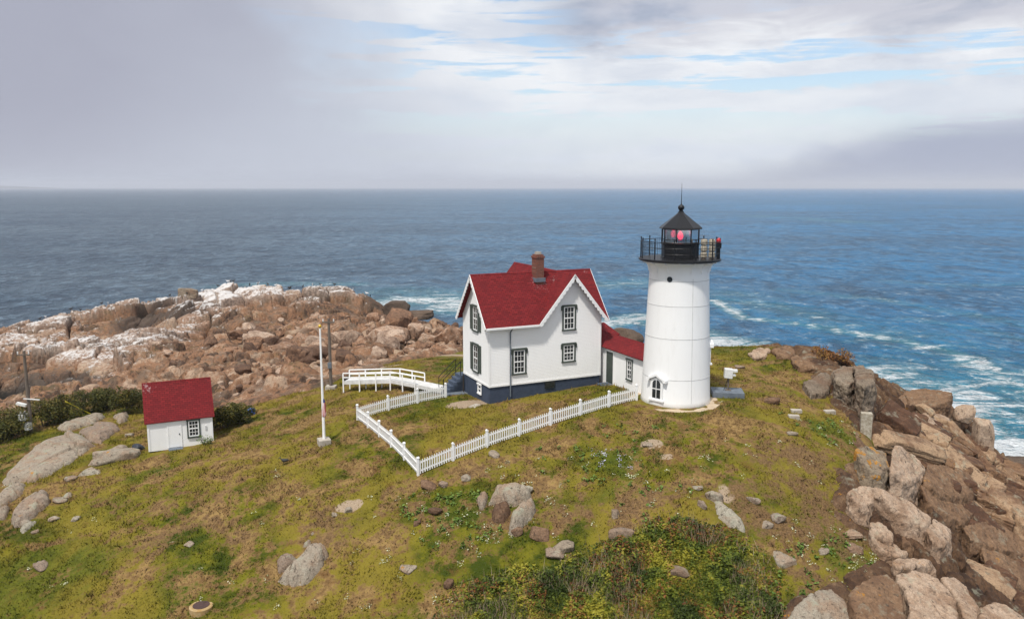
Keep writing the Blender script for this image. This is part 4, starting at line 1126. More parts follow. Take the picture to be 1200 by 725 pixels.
util_pole(388, 456, 373, 'grey wooden pole standing at the left end of the boardwalk', .55, 'foot')
up, ub, uh = util_pole(37, 507, 411, 'brown wooden pole with white boxes above the dark shrubs', .55, 'box')
g0 = Vector((ub[0], ub[1], ub[2] + uh * .62)); gp = hit(112, 488); g1 = Vector(gp)
gy_ = empty('guy_wire', tuple(gp)); tag(gy_, 'thin guy wire with yellow sleeve beside the rock ledge', 'guy wire')
g0l = g0 - g1; m = MB(); m.tube(g0l, (0, 0, -.05), .012, n=5); m.build('wire', M['wood_dark'], gy_)
k0 = g0l * .46; k1 = g0l * .04; m = MB(); m.tube(k0, k1, .05, n=8); m.build('sleeve', M['yellow'], gy_)

# ------------------------------------------------------------------ fog detector on its slab
sp = hit(852, 463)
pad = empty('concrete_pad', tuple(sp), R(-8)); tag(pad, 'blue grey concrete pad on the grass right of the lighthouse', 'pad')
m = MB(); m.box(-1.15, 1.15, -.85, .85, -.5, .38); m.build('slab', M['slate'], pad, bevel=.03)
fd = empty('fog_detector', (sp[0] + .05, sp[1], sp[2] + .38), R(-8)); tag(fd, 'white instrument box on a grey post standing on concrete pad', 'fog detector')
m = MB(); m.tube((0, 0, 0), (0, 0, .95), .07, n=10); m.box(-.2, .2, -.2, .2, 0, .04); m.build('post', M['wood_grey'], fd)
m = MB(); m.prism([(-.34, .98), (.26, .92), (.30, 1.62), (-.30, 1.66)], -.28, .28); hd = m.build('housing', M['offwhite'], fd, bevel=.03)
m = MB(); m.box(.301, .62, -.22, .22, 1.42, 1.58); m.box(.27, .5, -.2, .2, 1.12, 1.24); m.build('visor', M['offwhite'], hd)
m = MB(); m.tube((-.05, -.1, .9), (-.35, -.3, .05), .02, n=6); m.build('cable', M['black'], fd)

# ------------------------------------------------------------------ small man-made things
def block(name, px, py, sx, sy, sz, rz, mat, label, cat, group=None, sink=.1, tilt=(0, 0)):
    p = hit(px, py); m = MB(); m.box(-sx / 2, sx / 2, -sy / 2, sy / 2, -sink, sz)
    o = m.build(name, M[mat], None, bevel=.025); o.location = p; o.rotation_euler = (tilt[0], tilt[1], rz)
    return tag(o, label, cat, group)
block('stone_block', 933, 483, .75, .4, .22, R(-5), 'concrete', 'pale block lying in grass, upper of the two side by side', 'stone block', 'pale blocks in the turf')
block('stone_block', 930, 490, .75, .4, .22, R(-8), 'concrete', 'pale block lying in grass just below its twin', 'stone block', 'pale blocks in the turf')
block('stone_block', 972, 484, .8, .4, .22, R(6), 'concrete', 'pale block nearest the cliff outcrop of the three in turf', 'stone block', 'pale blocks in the turf')
block('granite_post', 1014, 508, .75, .55, 1.55, R(-15), 'cream', 'upright pale granite post with orange lichen at the cliff edge', 'stone post', None, .5)
block('stone_slab', 557, 476, 1.0, .6, .06, R(60), 'concrete', 'pale flat slab on bare soil by the cottage corner', 'slab')
block('stone_slab', 641, 457, 1.3, .8, .10, R(-20), 'concrete', 'pale slab below the dark cellar window', 'slab')
block('stone_slab', 595, 467, .8, .5, .10, R(30), 'concrete', 'small pale slab below the cottage downspout', 'slab')
mh = empty('manhole', tuple(hit(236, 712))); tag(mh, 'round rusty manhole cover set in the grass slope', 'manhole')
m = MB(); m.lathe([(.62, -.3), (.62, .12), (.55, .16), (.42, .16)], 28); m.build('rim', M['rust_ring'], mh)
m = MB(); m.lathe([(.44, .05), (.44, .175), (.40, .185)], 28); m.build('cover', M['rust'], mh)

def blobm(seed, n=3, p=9, planes=10, jit=.25):
    """faceted boulder of radius about one"""
    import bmesh
    bm = bmesh.new(); bmesh.ops.create_icosphere(bm, subdivisions=n, radius=1)
    V = np.array([v.co[:] for v in bm.verts]); Fc = np.array([[v.index for v in f.verts] for f in bm.faces]); bm.free()
    r = np.random.default_rng(seed)
    Nn = r.normal(size=(planes, 3)); Nn /= np.linalg.norm(Nn, axis=1)[:, None]
    Nn = np.vstack([Nn, np.eye(3), -np.eye(3)]); h = np.concatenate([r.uniform(.62, .95, planes), r.uniform(.8, 1.0, 6)])
    dt = np.maximum(V @ Nn.T, 0) / h
    rad = (dt ** p).sum(1) ** (-1 / p)
    V = V * rad[:, None]
    q = fbm(V[:, 0] * 1.3 + V[:, 2] + seed, V[:, 1] * 1.3 - V[:, 2] * .7, .9, 4, seed) * .10
    q2 = fbm(V[:, 0] * 1.1 - V[:, 2] * .8 + seed, V[:, 1] * 1.2 + V[:, 2] * .5, .28, 3, seed + 9) * .05
    return V * (1 + q * .8 + q2)[:, None], Fc
_cache = {}
def rock(px, py, wpx, hpx, label=None, cat='rock', mat='rock_grass', seed=0, rz=0., depth=1.0, group=None, name='rock', sub=4, tilt=(0, 0), p=26, loc=None, sink=.30):
    """rock whose foot rests at a photo pixel, sized in pixels there"""
    b = hit(px, py) if loc is None else np.array(loc)
    zc = b[1] * cp_ - (b[2] - CAM_H) * sp_
    w = wpx * zc / F / 2; h = hpx * zc / F
    if loc is None: h *= .72; sink = min(.6, sink + .12)
    V, Fc = blobm(seed + 1000, sub, p)
    ww = w; dd = w * depth; hh = h / 2 / (1 - sink * .5)
    V = V * np.array([ww, dd, hh])
    o = mesh_np(name, V, Fc.ravel(), np.full(len(Fc), 3), M[mat], True)
    o.location = (b[0], b[1] + dd * .6, b[2] + hh * (1 - sink * 1.3)); o.rotation_euler = (tilt[0], tilt[1], rz)
    return tag(o, label, cat, group)
def slab(pix, h, label, cat='rock', mat='rock_grass', edge=.35, seed=0, ztop=None, tilt=(0, 0), step=.08, crack=1.6, low=.3, name='rock', rough=1.0, base=None, pw=.55):
    """bedded rock rising from the ground inside an outline; keeps the lie of the land unless ztop levels it"""
    f = base or ground_z
    P = []
    for a, b in pix:
        if ztop is not None: P.append(tuple(at_z(a, b, ztop)[:2])); continue
        d = ray(a, b); t = np.linspace(20, 150, 2600); zz = f(d[0] * t, d[1] * t) + h * .85
        k = np.argmax(CAM_H + d[2] * t < zz); P.append((d[0] * t[k], d[1] * t[k]))
    P = np.array(P); lo = P.min(0) - .3; hi = P.max(0) + .3; c = P.mean(0)
    xs = np.arange(lo[0], hi[0], step); ys = np.arange(lo[1], hi[1], step); X, Y = np.meshgrid(xs, ys)
    sd = poly_sd(X, Y, [tuple(q) for q in P]) + .22 * fbm(X, Y, .9, 3, seed) + .08 * fbm(X, Y, .3, 2, seed + 5)
    g = f(X, Y)
    top = (g + h) if ztop is None else np.full(X.shape, ztop)
    top = top + tilt[0] * (X - c[0]) + tilt[1] * (Y - c[1]) + .14 * rough * fbm(X, Y, 1.6, 4, seed + 3)
    bz_, _, _ = blocks(X, Y, crack, R(40 + 37 * seed), 1.5, .12 * rough, .10, .28 * rough, seed + 20, .05, .4)
    prof = np.clip(sd / edge, 0, 1); prof = (1 - (1 - prof) ** 2) ** pw
    bot = g - low
    z = bot + (top + bz_ - bot) * prof
    o = grid_mesh(name, xs, ys, z, M[mat], sd > -.06)
    return tag(o, label, cat)

_tex = {}
def cloud_tex(sc, typ='CLOUDS'):
    k = (sc, typ)
    if k not in _tex:
        t = bpy.data.textures.new('grain', typ); t.noise_scale = sc
        if typ == 'CLOUDS': t.noise_depth = 4
        _tex[k] = t
    return _tex[k]
def chunk(pix, h, label, cat='rock block', mat='slab_pink', seed=0, ztop=None, voxel=.065, bev=.22, deep=3.0, flare=.12, name='cliff_block', base=None, rough=1.0, tilt=(0, 0), cuts=2):
    """a fractured block of bedrock: outline raised to its top face, bevelled, weathered"""
    import bmesh
    f = base or base_z
    P = []
    for a, b in pix:
        if ztop is not None: P.append(at_z(a, b, ztop)); continue
        d = ray(a, b); t = np.linspace(20, 150, 2600); zz = f(d[0] * t, d[1] * t) + h
        k = np.argmax(CAM_H + d[2] * t < zz); P.append(np.array([d[0] * t[k], d[1] * t[k], zz[k]]))
    P = np.array(P); c = P.mean(0)
    A = np.c_[P[:, :2] - c[:2], np.ones(len(P))]; co = np.linalg.lstsq(A, P[:, 2], rcond=None)[0]
    top = [(p[0], p[1], (0.75 * (A[i] @ co) + .25 * p[2]) + tilt[0] * (p[0] - c[0]) + tilt[1] * (p[1] - c[1])) for i, p in enumerate(P)]
    area = sum(P[i][0] * P[(i + 1) % len(P)][1] - P[(i + 1) % len(P)][0] * P[i][1] for i in range(len(P)))
    if area < 0: top = top[::-1]
    bm = bmesh.new()
    tv = [bm.verts.new((x - c[0], y - c[1], z - c[2])) for x, y, z in top]
    bv = [bm.verts.new(((x - c[0]) * (1 + flare), (y - c[1]) * (1 + flare), z - c[2] - deep)) for x, y, z in top]
    n = len(tv); bm.faces.new(tv); bm.faces.new(bv[::-1])
    for i in range(n): bm.faces.new((tv[i], bv[i], bv[(i + 1) % n], tv[(i + 1) % n]))
    bmesh.ops.recalc_face_normals(bm, faces=bm.faces)
    bmesh.ops.bevel(bm, geom=[e for e in bm.edges], offset=bev * .6, segments=2, profile=.6, affect='EDGES')
    me = bpy.data.meshes.new(name); bm.to_mesh(me); bm.free(); me.materials.append(M[mat])
    o = bpy.data.objects.new(name, me); COL.objects.link(o); o.location = c
    m = o.modifiers.new('voxel', 'REMESH'); m.mode = 'VOXEL'; m.voxel_size = voxel; m.use_smooth_shade = True
    for sc, st, typ in ((1.7, .50, 'CLOUDS'), (.5, .22, 'CLOUDS'), (.16, .08, 'CLOUDS')):
        d = o.modifiers.new('weather', 'DISPLACE'); d.texture = cloud_tex(sc, typ); d.strength = st * rough; d.texture_coords = 'GLOBAL'; d.mid_level = .5
    return tag(o, label, cat)

# --- left ledge
LG = dict(cat='rock ledge', mat='rock_grass', name='rock_ledge')
slab([(0, 559), (17, 541), (47, 517), (84, 502), (98, 507), (111, 516), (88, 534), (61, 548), (40, 559), (20, 559), (0, 564)], .55, 'largest grey pink rock ledge on the slope left of shed', seed=3, edge=.9, **LG, crack=3.2)
slab([(91, 502), (112, 494), (138, 493), (140, 499), (118, 515), (101, 512)], .5, 'pale ledge between the big ledge and the shrubs', seed=4, edge=.8, **LG)
slab([(66, 497), (112, 482), (125, 483), (112, 492), (78, 502)], .45, 'thin ledge below the yellow guy sleeve', seed=5, edge=.6, **LG)
slab([(132, 484), (151, 480), (151, 488), (138, 494)], .45, 'small ledge at the foot of the shrubs', seed=6, edge=.5, **LG)
slab([(-6, 578), (18, 561), (32, 561), (27, 573), (7, 587), (-6, 590)], .5, 'split grey ledge below the largest ledge', seed=7, edge=.5, **LG, crack=1.2)
slab([(-8, 592), (14, 588), (7, 602), (-8, 606)], .45, 'grey ledge cut by the left edge of the photo', seed=8, edge=.5, **LG)
slab([(9, 605), (20, 585), (51, 568), (59, 570), (59, 581), (40, 598), (24, 611), (13, 611)], .6, 'slanting grey ledge lowest of the cracked ledges', seed=9, edge=.5, **LG, crack=1.3)
slab([(22, 616), (44, 605), (42, 611), (27, 621)], .3, 'thin grey ledge tucked under the slanting ledge', seed=10, edge=.35, **LG)
slab([(98, 543), (115, 531), (142, 519), (150, 520), (142, 527), (121, 537)], .4, 'long orange tipped rock behind the pink boulder', seed=11, edge=.5)
slab([(87, 556), (108, 545), (122, 546), (117, 553)], .25, 'flat pinkish rock below the pink boulder', seed=12, edge=.4)
slab([(320, 671), (339, 652), (360, 635), (381, 632), (385, 640), (372, 658), (360, 673), (342, 677)], .75, 'big pale lichen boulder on the lower left slope', 'boulder', seed=13, edge=.7, rough=1.6, crack=1.2)
slab([(352, 637), (364, 615), (371, 617), (366, 632)], .35, 'brownish rock above the big lichen boulder', seed=14, edge=.4)
slab([(571, 580), (579, 566), (615, 564), (624, 568), (621, 577), (603, 581)], .8, 'flat topped pale rock of the central outcrop', 'boulder', seed=15, edge=.4)
slab([(556, 578), (561, 571), (576, 569), (572, 580), (564, 590)], .6, 'pale rock at left end of the central outcrop', seed=16, edge=.4)
slab([(573, 599), (579, 585), (597, 581), (600, 592), (592, 605), (579, 606)], .55, 'dark brown cleft rock of the central outcrop', mat='rock_brown', seed=17, edge=.4)
slab([(595, 614), (600, 597), (615, 579), (627, 575), (629, 588), (618, 599), (604, 614)], .8, 'pinkish slanting slab at right of the central outcrop', 'boulder', seed=18, edge=.45)
slab([(830, 578), (848, 575), (855, 587), (872, 607), (873, 618), (855, 612), (838, 596)], .35, 'long pale slab standing in the bare slope', 'rock slab', seed=19, edge=.4)
# --- right cliff edge, traced blocks
chunk([(1000, 523), (1020, 520), (1040, 527), (1042, 545), (1034, 556), (1020, 550), (1008, 538)], 1.5, 'smooth grey boulder with orange lichen at cliff top', mat='rock_lichen', bev=.45)
chunk([(1044, 529), (1053, 523), (1068, 530), (1084, 548), (1072, 560), (1058, 562), (1044, 554)], 1.6, 'angular tan boulder right of the smooth grey one', bev=.18, tilt=(-.12, .1))
chunk([(992, 575), (1001, 569), (1020, 570), (1033, 580), (1020, 592), (1005, 590)], 1.3, 'upper pink slab at head of the dark cleft', bev=.3)
chunk([(1022, 569), (1051, 577), (1083, 597), (1092, 606), (1084, 618), (1068, 608), (1050, 597), (1034, 582)], 1.9, 'long sloping pink slab above the dark cleft', bev=.3, deep=3.6)
chunk([(1094, 606), (1113, 621), (1115, 633), (1104, 640), (1092, 634), (1086, 620)], 1.7, 'square shouldered block ending the long pink slab', bev=.2, deep=4)
chunk([(1019, 611), (1030, 608), (1044, 619), (1049, 634), (1038, 633), (1022, 622)], 1.1, 'tan boulder half buried at the cliff edge', bev=.4)
chunk([(1021, 628), (1036, 627), (1066, 648), (1054, 653), (1033, 643)], .8, 'narrow tan slab below the half buried boulder', bev=.2)
chunk([(1056, 618), (1072, 624), (1084, 638), (1072, 642), (1058, 634)], .6, 'brown block in the hollow under the long slab', mat='slab_brown', bev=.2)
chunk([(1046, 656), (1066, 652), (1091, 655), (1098, 664), (1074, 663), (1050, 665)], 1.2, 'cracked pink shelf above the big pink block', bev=.2)
chunk([(1048, 668), (1072, 665), (1100, 678), (1121, 703), (1122, 735), (1068, 735), (1062, 695)], 1.5, 'big pink block with rounded top at bottom right', bev=.4)
chunk([(1102, 676), (1117, 673), (1134, 686), (1151, 720), (1152, 738), (1130, 738), (1124, 703)], 1.2, 'leaning tan slab right of big pink block', bev=.25)
chunk([(995, 694), (1018, 669), (1040, 669), (1055, 684), (1059, 700), (1060, 735), (1004, 735)], 1.6, 'broad brown block at the bottom of the cliff', mat='slab_brown', bev=.35)
chunk([(1147, 709), (1166, 703), (1194, 716), (1215, 735), (1200, 750), (1152, 742)], 2.4, 'pinkish block in the bottom right corner', bev=.35)
chunk([(1086, 542), (1110, 545), (1140, 556), (1150, 572), (1128, 584), (1100, 578), (1082, 562)], 1.3, 'broad brown block in the middle of the cliff', mat='slab_brown', bev=.2, deep=4)
chunk([(1078, 566), (1100, 580), (1126, 588), (1140, 602), (1128, 612), (1108, 604), (1086, 584)], .9, 'brown stepped block above the cleft', mat='slab_brown', bev=.2, deep=4)
chunk([(1128, 614), (1160, 610), (1200, 628), (1205, 650), (1170, 644), (1138, 632)], 1.2, 'long dark ledge right of the cleft', mat='slab_brown', bev=.2, deep=4)
chunk([(1150, 640), (1176, 646), (1205, 662), (1205, 690), (1176, 684), (1156, 664)], 1.0, 'dark brown block below the long dark ledge', mat='slab_brown', bev=.2, deep=4)
chunk([(1130, 560), (1160, 566), (1186, 584), (1180, 600), (1150, 592)], 1.0, 'reddish block on the outer face of the cliff', mat='slab_brown', bev=.18, deep=4)
chunk([(1070, 485), (1098, 480), (1114, 486), (1112, 496), (1090, 500), (1074, 496)], .9, 'flat topped tan boulder below the outer crag', bev=.35)
chunk([(1024, 474), (1053, 465), (1066, 460), (1072, 472), (1060, 480), (1030, 480)], 0, 'lower shoulder of the layered crag', 'crag', 'slab_brown', ztop=-4.0, bev=.2, deep=4, rough=1.4, name='cliff_crag')
chunk([(1060, 460), (1077, 455), (1116, 459), (1115, 468), (1092, 476), (1068, 478)], 0, 'tall layered crag standing over the surf', 'crag', 'slab_brown', ztop=-3.8, bev=.2, deep=4.5, rough=1.4, name='cliff_crag', flare=.02)
chunk([(977, 434), (988, 428), (1000, 430), (1002, 446), (994, 450), (980, 446)], 0, 'upright grey outcrop with lichen at the turf edge', 'crag', 'rock_grey', ztop=.6, bev=.2, deep=3, rough=1.3, name='cliff_crag', flare=.05)
chunk([(1000, 428), (1012, 427), (1023, 437), (1026, 449), (1012, 453), (1003, 448)], 0, 'tall outer half of the upright grey outcrop', 'crag', 'rock_grey', ztop=1.0, bev=.2, deep=4, rough=1.3, name='cliff_crag', flare=.05)
chunk([(940, 446), (969, 434), (975, 448), (970, 458), (950, 461)], .5, 'grey sloping rock left of the upright outcrop', 'rock', 'rock_grey', bev=.25, name='rock')
chunk([(925, 419), (945, 413), (970, 417), (985, 424), (965, 432), (935, 429)], .6, 'low brown knoll above the upright outcrop', 'rock', 'slab_brown', bev=.25, name='rock', rough=1.5)
chunk([(876, 413), (888, 407), (902, 409), (898, 417), (884, 419)], .35, 'tan rock on the skyline of turf', 'rock', bev=.25, name='rock', rough=1.3)
chunk([(906, 409), (922, 406), (934, 411), (928, 417), (910, 416)], .4, 'brown rock right of the tan skyline rock', 'rock', 'slab_brown', bev=.25, name='rock', rough=1.3)
chunk([(916, 735), (934, 706), (952, 693), (962, 708), (964, 735)], .8, 'pale lichened rock left of the green block', mat='rock_grass', bev=.3)
chunk([(955, 691), (975, 685), (990, 700), (1000, 735), (968, 735)], .8, 'pale green lichened block at the bottom edge', mat='rock_grass', bev=.3)
rock(133, 541, 52, 20, 'pink boulder right below the black bundle', 'boulder', seed=9, rz=.3, depth=.7)
for i, (a, b, w, h, lab) in enumerate(((81, 564, 16, 7, 'small pale rock left below the flat pinkish rock'), (69, 590, 18, 8, 'pale rock with a darker one perched behind it'), (78, 585, 13, 9, 'small dark rock perched behind a pale one'),
        (62, 611, 14, 8, 'pale pointed rock right of the slanting ledge'), (88, 611, 12, 7, 'small pale rock right of the pointed one'), (30, 617, 16, 10, 'pale rock at the foot of the cracked ledges'),
        (46, 669, 22, 10, 'lone pale rock low on the left slope'), (220, 640, 12, 6, 'small pinkish rock in the bare patch below shed'), (150, 512, 10, 6, 'small white stone left of shed corner'), (165, 526, 8, 5, 'small white stone beside the black bundle'),
        (40, 625, 10, 5, 'tiny pale rock below the cracked ledges'))):
    rock(a, b, w, h, lab, 'rock', seed=20 + i, rz=.4 * i, depth=.8, sub=3)
t = hit(160, 529); V, Fc = blobm(61, 4, 6); V *= np.array([.50, .42, .38])
o = mesh_np('tarp_bundle', V, Fc.ravel(), np.full(len(Fc), 3), M['darkblue'], True); o.location = t + np.array([0, .2, .25]); tag(o, 'dark tarp bundle on grass beside the shed', 'bundle')
# --- centre rocks
rock(336, 668, 24, 22, 'pale rock leaning on left of big lichen boulder', 'rock', seed=42, rz=.4, depth=.7)
rock(408, 601, 12, 8, 'small rock on the worn path above the lichen boulder', 'rock', seed=44)
rock(392, 606, 8, 5, 'tiny rock left of the worn path', 'rock', seed=45)
rock(617, 580, 16, 14, 'round pale rock on top of the central outcrop', 'rock', seed=50, depth=.8)
rock(606, 628, 16, 15, 'orange lichen rock below the central outcrop', 'rock', seed=51, mat='rock_brown')
rock(631, 634, 26, 17, 'grey brown rock right below the central outcrop', 'rock', seed=52, mat='rock_brown')
rock(502, 573, 20, 12, 'low brown rock just below the fence corner', 'rock', seed=53, mat='rock_brown')
rock(519, 572, 12, 12, 'white stone right of the low brown rock', 'rock', seed=54)
rock(545, 564, 15, 9, 'tan stone uphill of the central outcrop', 'rock', seed=56)
rock(510, 604, 18, 12, 'brown rock among weeds below the fence corner', 'rock', seed=57, mat='rock_brown')
rock(489, 616, 10, 9, 'small brown rock among weeds', 'rock', seed=58, mat='rock_brown')
rock(477, 671, 22, 8, 'flat white rock low on the central slope', 'rock', seed=59)
rock(525, 690, 14, 14, 'brown rock at left edge of the thicket', 'rock', seed=60, mat='rock_brown')
rock(578, 536, 16, 9, 'tan stone below the long fence', 'rock', seed=62)
rock(722, 607, 12, 12, 'blue grey stone above the thicket', 'rock', seed=63, mat='rock_grey')
rock(727, 634, 32, 18, 'tan rock at the top edge of the thicket', 'rock', seed=64, depth=.7)
rock(650, 654, 26, 14, 'pale rock poking out left of the thicket', 'rock', seed=65)
rock(660, 648, 26, 16, 'pinkish rock beside the pale one by the thicket', 'rock', seed=66, mat='rock_grey')
rock(797, 677, 28, 16, 'grey rock showing inside the thicket', 'rock', seed=67, mat='rock_grey')
rock(838, 588, 26, 16, 'tan rock above the long pale slab', 'rock', seed=69, rz=-.5, depth=.5)
rock(818, 576, 14, 7, 'small tan stone left of the long pale slab', 'rock', seed=70)
rock(824, 596, 14, 14, 'thin tan rock left of the long pale slab', 'rock', seed=71, rz=-.8, depth=.4)
rock(883, 590, 18, 10, 'tan stone on the bare soil right of long slab', 'rock', seed=72, rz=-.5, depth=.4)
rock(912, 612, 18, 15, 'rounded pale rock on the bare soil', 'rock', seed=73)
rock(900, 619, 16, 9, 'low pale rock left of the rounded one', 'rock', seed=74)
rock(921, 664, 32, 17, 'grey white rock at right end of the thicket', 'rock', seed=75)
rock(966, 650, 14, 8, 'small whitish rock right of the thicket', 'rock', seed=76)
rock(1000, 631, 22, 9, 'low pinkish rock near the cliff edge', 'rock', seed=77, mat='boulder_right')
rock(1003, 648, 20, 12, 'tan rock below the low pinkish rock', 'rock', seed=78, mat='boulder_right')
rock(929, 511, 14, 7, 'small white stone on the turf near the blocks', 'rock', seed=79)
rock(868, 432, 12, 5, 'grey stone lying behind the concrete pad', 'rock', seed=80)
rock(905, 474, 20, 12, 'pointed brown rock right of the concrete pad', 'rock', seed=81, mat='rock_brown', rz=-.5, depth=.5)
rock(759, 524, 14, 5, 'flat tan stone on the worn turf below lighthouse', 'rock', seed=82)
# --- right cliff, the rocks that stand out
def crock(px, py, Yd, wpx, hpx, label, seed, mat='boulder_right', **k):
    p = at_y(px, py, Yd)
    return rock(px, py, wpx, hpx, label, 'boulder', mat, seed, loc=p, sub=5, **k)
crock(1157, 522, 66.0, 24, 34, 'lone upright boulder against the surf', 93, depth=.8)
crock(1132, 497, 72.5, 26, 24, 'small block beside the flat topped boulder', 95, depth=.8)
crock(736, 416, 104, 44, 34, 'dark brown sea rock behind the passage roof', 103, depth=.8, mat='rock_dark')
crock(706, 410, 106, 40, 14, 'brown sea rock left of the dark one', 104, depth=.8, mat='rock_brown')
p = at_z(1195, 565, SEA); 
crock(1198, 578, 76.0, 60, 34, 'black wet rock in the surf at right edge', 105, mat='rock_dark', depth=1.0)
# --- left shore landmarks
def on_rock(px, Y):
    x = ray(px, 340)[0] / ray(px, 340)[1] * Y; z = float(rock_z(np.array([x]), np.array([Y]))[0][0]); return np.array([x, Y, z])
def crest(px):
    d = ray(px, 336); yy = np.linspace(128, 172, 160); xx = yy * d[0] / d[1]; zz, _, _ = rock_z(xx, yy); k = int(np.argmax((zz - CAM_H) / yy)); return np.array([xx[k], yy[k], zz[k]])
rock(223, 341, 24, 11, 'lone grey block perched on the shore crest', 'boulder', 'rock_grey', 106, loc=crest(223) + np.array([0, -1.2, -.55]), sub=5, depth=.7, sink=.2, tilt=(0, .15))
crock(462, 371, 150, 38, 20, 'olive brown rock in the surf behind the shore', 108, mat='rock_dark', depth=.6)
crock(490, 374, 150, 38, 10, 'low dark rock in the surf near the cottage', 109, mat='rock_dark', depth=.6)

# loose boulders: ten shapes shared by many copies
protos = []
for k in range(10):
    V, Fc = blobm(300 + k, 3, 40, 9)
    me_o = mesh_np('boulder', V, Fc.ravel(), np.full(len(Fc), 3), M['boulder_left'], False); protos.append(me_o)
def joint_block(seed, n=5):
    import bmesh
    bm = bmesh.new(); bmesh.ops.create_icosphere(bm, subdivisions=n, radius=1)
    V = np.array([v.co[:] for v in bm.verts]); Fc = np.array([[v.index for v in f.verts] for f in bm.faces]); bm.free()
    r = np.random.default_rng(seed)
    B = np.vstack([np.eye(3), -np.eye(3)]) + r.normal(0, .16, (6, 3)); B /= np.linalg.norm(B, axis=1)[:, None]
    C = r.normal(size=(5, 3)); C /= np.linalg.norm(C, axis=1)[:, None]
    h = np.concatenate([r.uniform(.55, .8, 6), r.uniform(.7, .95, 5)])
    rad = ((np.maximum(V @ np.vstack([B, C]).T, 0) / h) ** 60).sum(1) ** (-1 / 60)
    V = V * rad[:, None]
    for j in range(3):
        nn_ = r.normal(size=3); nn_ /= np.linalg.norm(nn_); dd_ = np.abs(V @ nn_ + .06 * fbm(V[:, 0] + j, V[:, 1] - V[:, 2], .4, 3, seed + j) - r.uniform(-.35, .35))
        V = V * (1 - .09 * np.exp(-(dd_ / .028) ** 2))[:, None]
    q = fbm(V[:, 0] * 1.3 + V[:, 2] + seed, V[:, 1] * 1.3 - V[:, 2] * .7, .7, 4, seed) * .06 + fbm(V[:, 0] - V[:, 1] + seed, V[:, 2] * 2.2, .25, 3, seed + 2) * .045
    return V * (1 + q)[:, None], Fc
me_right = []
for k in range(14):
    V, Fc = joint_block(600 + k)
    o_ = mesh_np('cliff_block', V, Fc.ravel(), np.full(len(Fc), 3), M['block_right'], True); me_right.append(o_.data); bpy.data.objects.remove(o_)
def scatter(n, poly_px, zr_, smin, smax, group, label, right=False, seed=5):
    r = np.random.default_rng(seed); poly = [tuple(at_z(*q)[:2]) for q in poly_px]
    P = np.array(poly); lo, hi = P.min(0), P.max(0)
    X = r.uniform(lo[0], hi[0], n * 12); Y = r.uniform(lo[1], hi[1], n * 12)
    ok = poly_sd(X, Y, poly) > 0
    X, Y = X[ok], Y[ok]
    if right:
        gp = at_z(1122, 640, -8); gu = (X - gp[0]) * .62 + (Y - gp[1]) * -.78; gv = (X - gp[0]) * .78 + (Y - gp[1]) * .62
        ok = (np.abs(gv) > 1.5) | (np.abs(gu) > 8); X, Y = X[ok], Y[ok]
    X, Y = X[:n], Y[:n]
    Z, _, _ = rock_z(X, Y)
    for i in range(len(X)):
        k = int(r.integers(10)); o = protos[k].copy()
        if right: o.data = me_right[int(r.integers(14))]; o.name = 'cliff_block'
        s = smin * (smax / smin) ** (r.random() ** 1.7)
        o.scale = (s * r.uniform(.8, 1.35), s * r.uniform(.8, 1.2), s * r.uniform(.6, .95)); o.rotation_euler = (r.uniform(-.5, .5), r.uniform(-.5, .5), r.uniform(0, 6.28))
        o.location = (X[i], Y[i], Z[i] + s * .15)
        if right:
            o.scale = (s * r.uniform(1.1, 1.9), s * r.uniform(.8, 1.1), s * r.uniform(.55, .85)); o.rotation_euler = (r.normal(.12, .12), r.normal(.32, .14), R(-35) + r.normal(0, .25)); o.location = (X[i], Y[i], Z[i] - s * .12)
        COL.objects.link(o); tag(o, label, 'rock block' if right else 'boulder', group)
scatter(190, [(180, 400, -7), (330, 372, -6.5), (545, 378, -5), (548, 402, -4.2), (470, 420, -3.8), (400, 438, -4.2), (330, 455, -4.5), (290, 472, -5), (255, 465, -5.6), (190, 430, -6.6)], 0, .34, 1.5,
        'loose boulders on the left shore', 'loose reddish boulder among many on the rubble shore', seed=5)
scatter(90, [(300, 440, -5.4), (360, 430, -4.6), (470, 412, -4), (470, 385, -5), (545, 385, -5), (548, 404, -4.2), (480, 422, -3.6), (330, 468, -3.8), (270, 478, -5.2)], 0, .25, .8,
        'small stones along the beach behind the lawn', 'small pinkish stone among many behind the lawn', seed=8)
scatter(295, [(1030, 500, -2.4), (1085, 492, -4.8), (1130, 520, -7), (1196, 572, -11.5), (1215, 640, -11), (1215, 720, -10), (1150, 715, -9), (1128, 640, -7.5), (1095, 600, -5.5), (1075, 540, -4)], 0, .5, 1.9,
        'broken blocks on the right cliff', 'broken brown rock block among many on the cliff', True, seed=6)
scatter(30, [(210, 395, -7), (330, 385, -6.5), (470, 380, -5), (545, 385, -4.6), (530, 405, -4), (400, 436, -4.2), (300, 440, -5.4), (240, 420, -6.6)], 0, 1.2, 2.7,
        'large boulders on the left shore', 'large tan boulder standing out of the rubble shore', seed=15)
for o in protos: bpy.data.objects.remove(o)

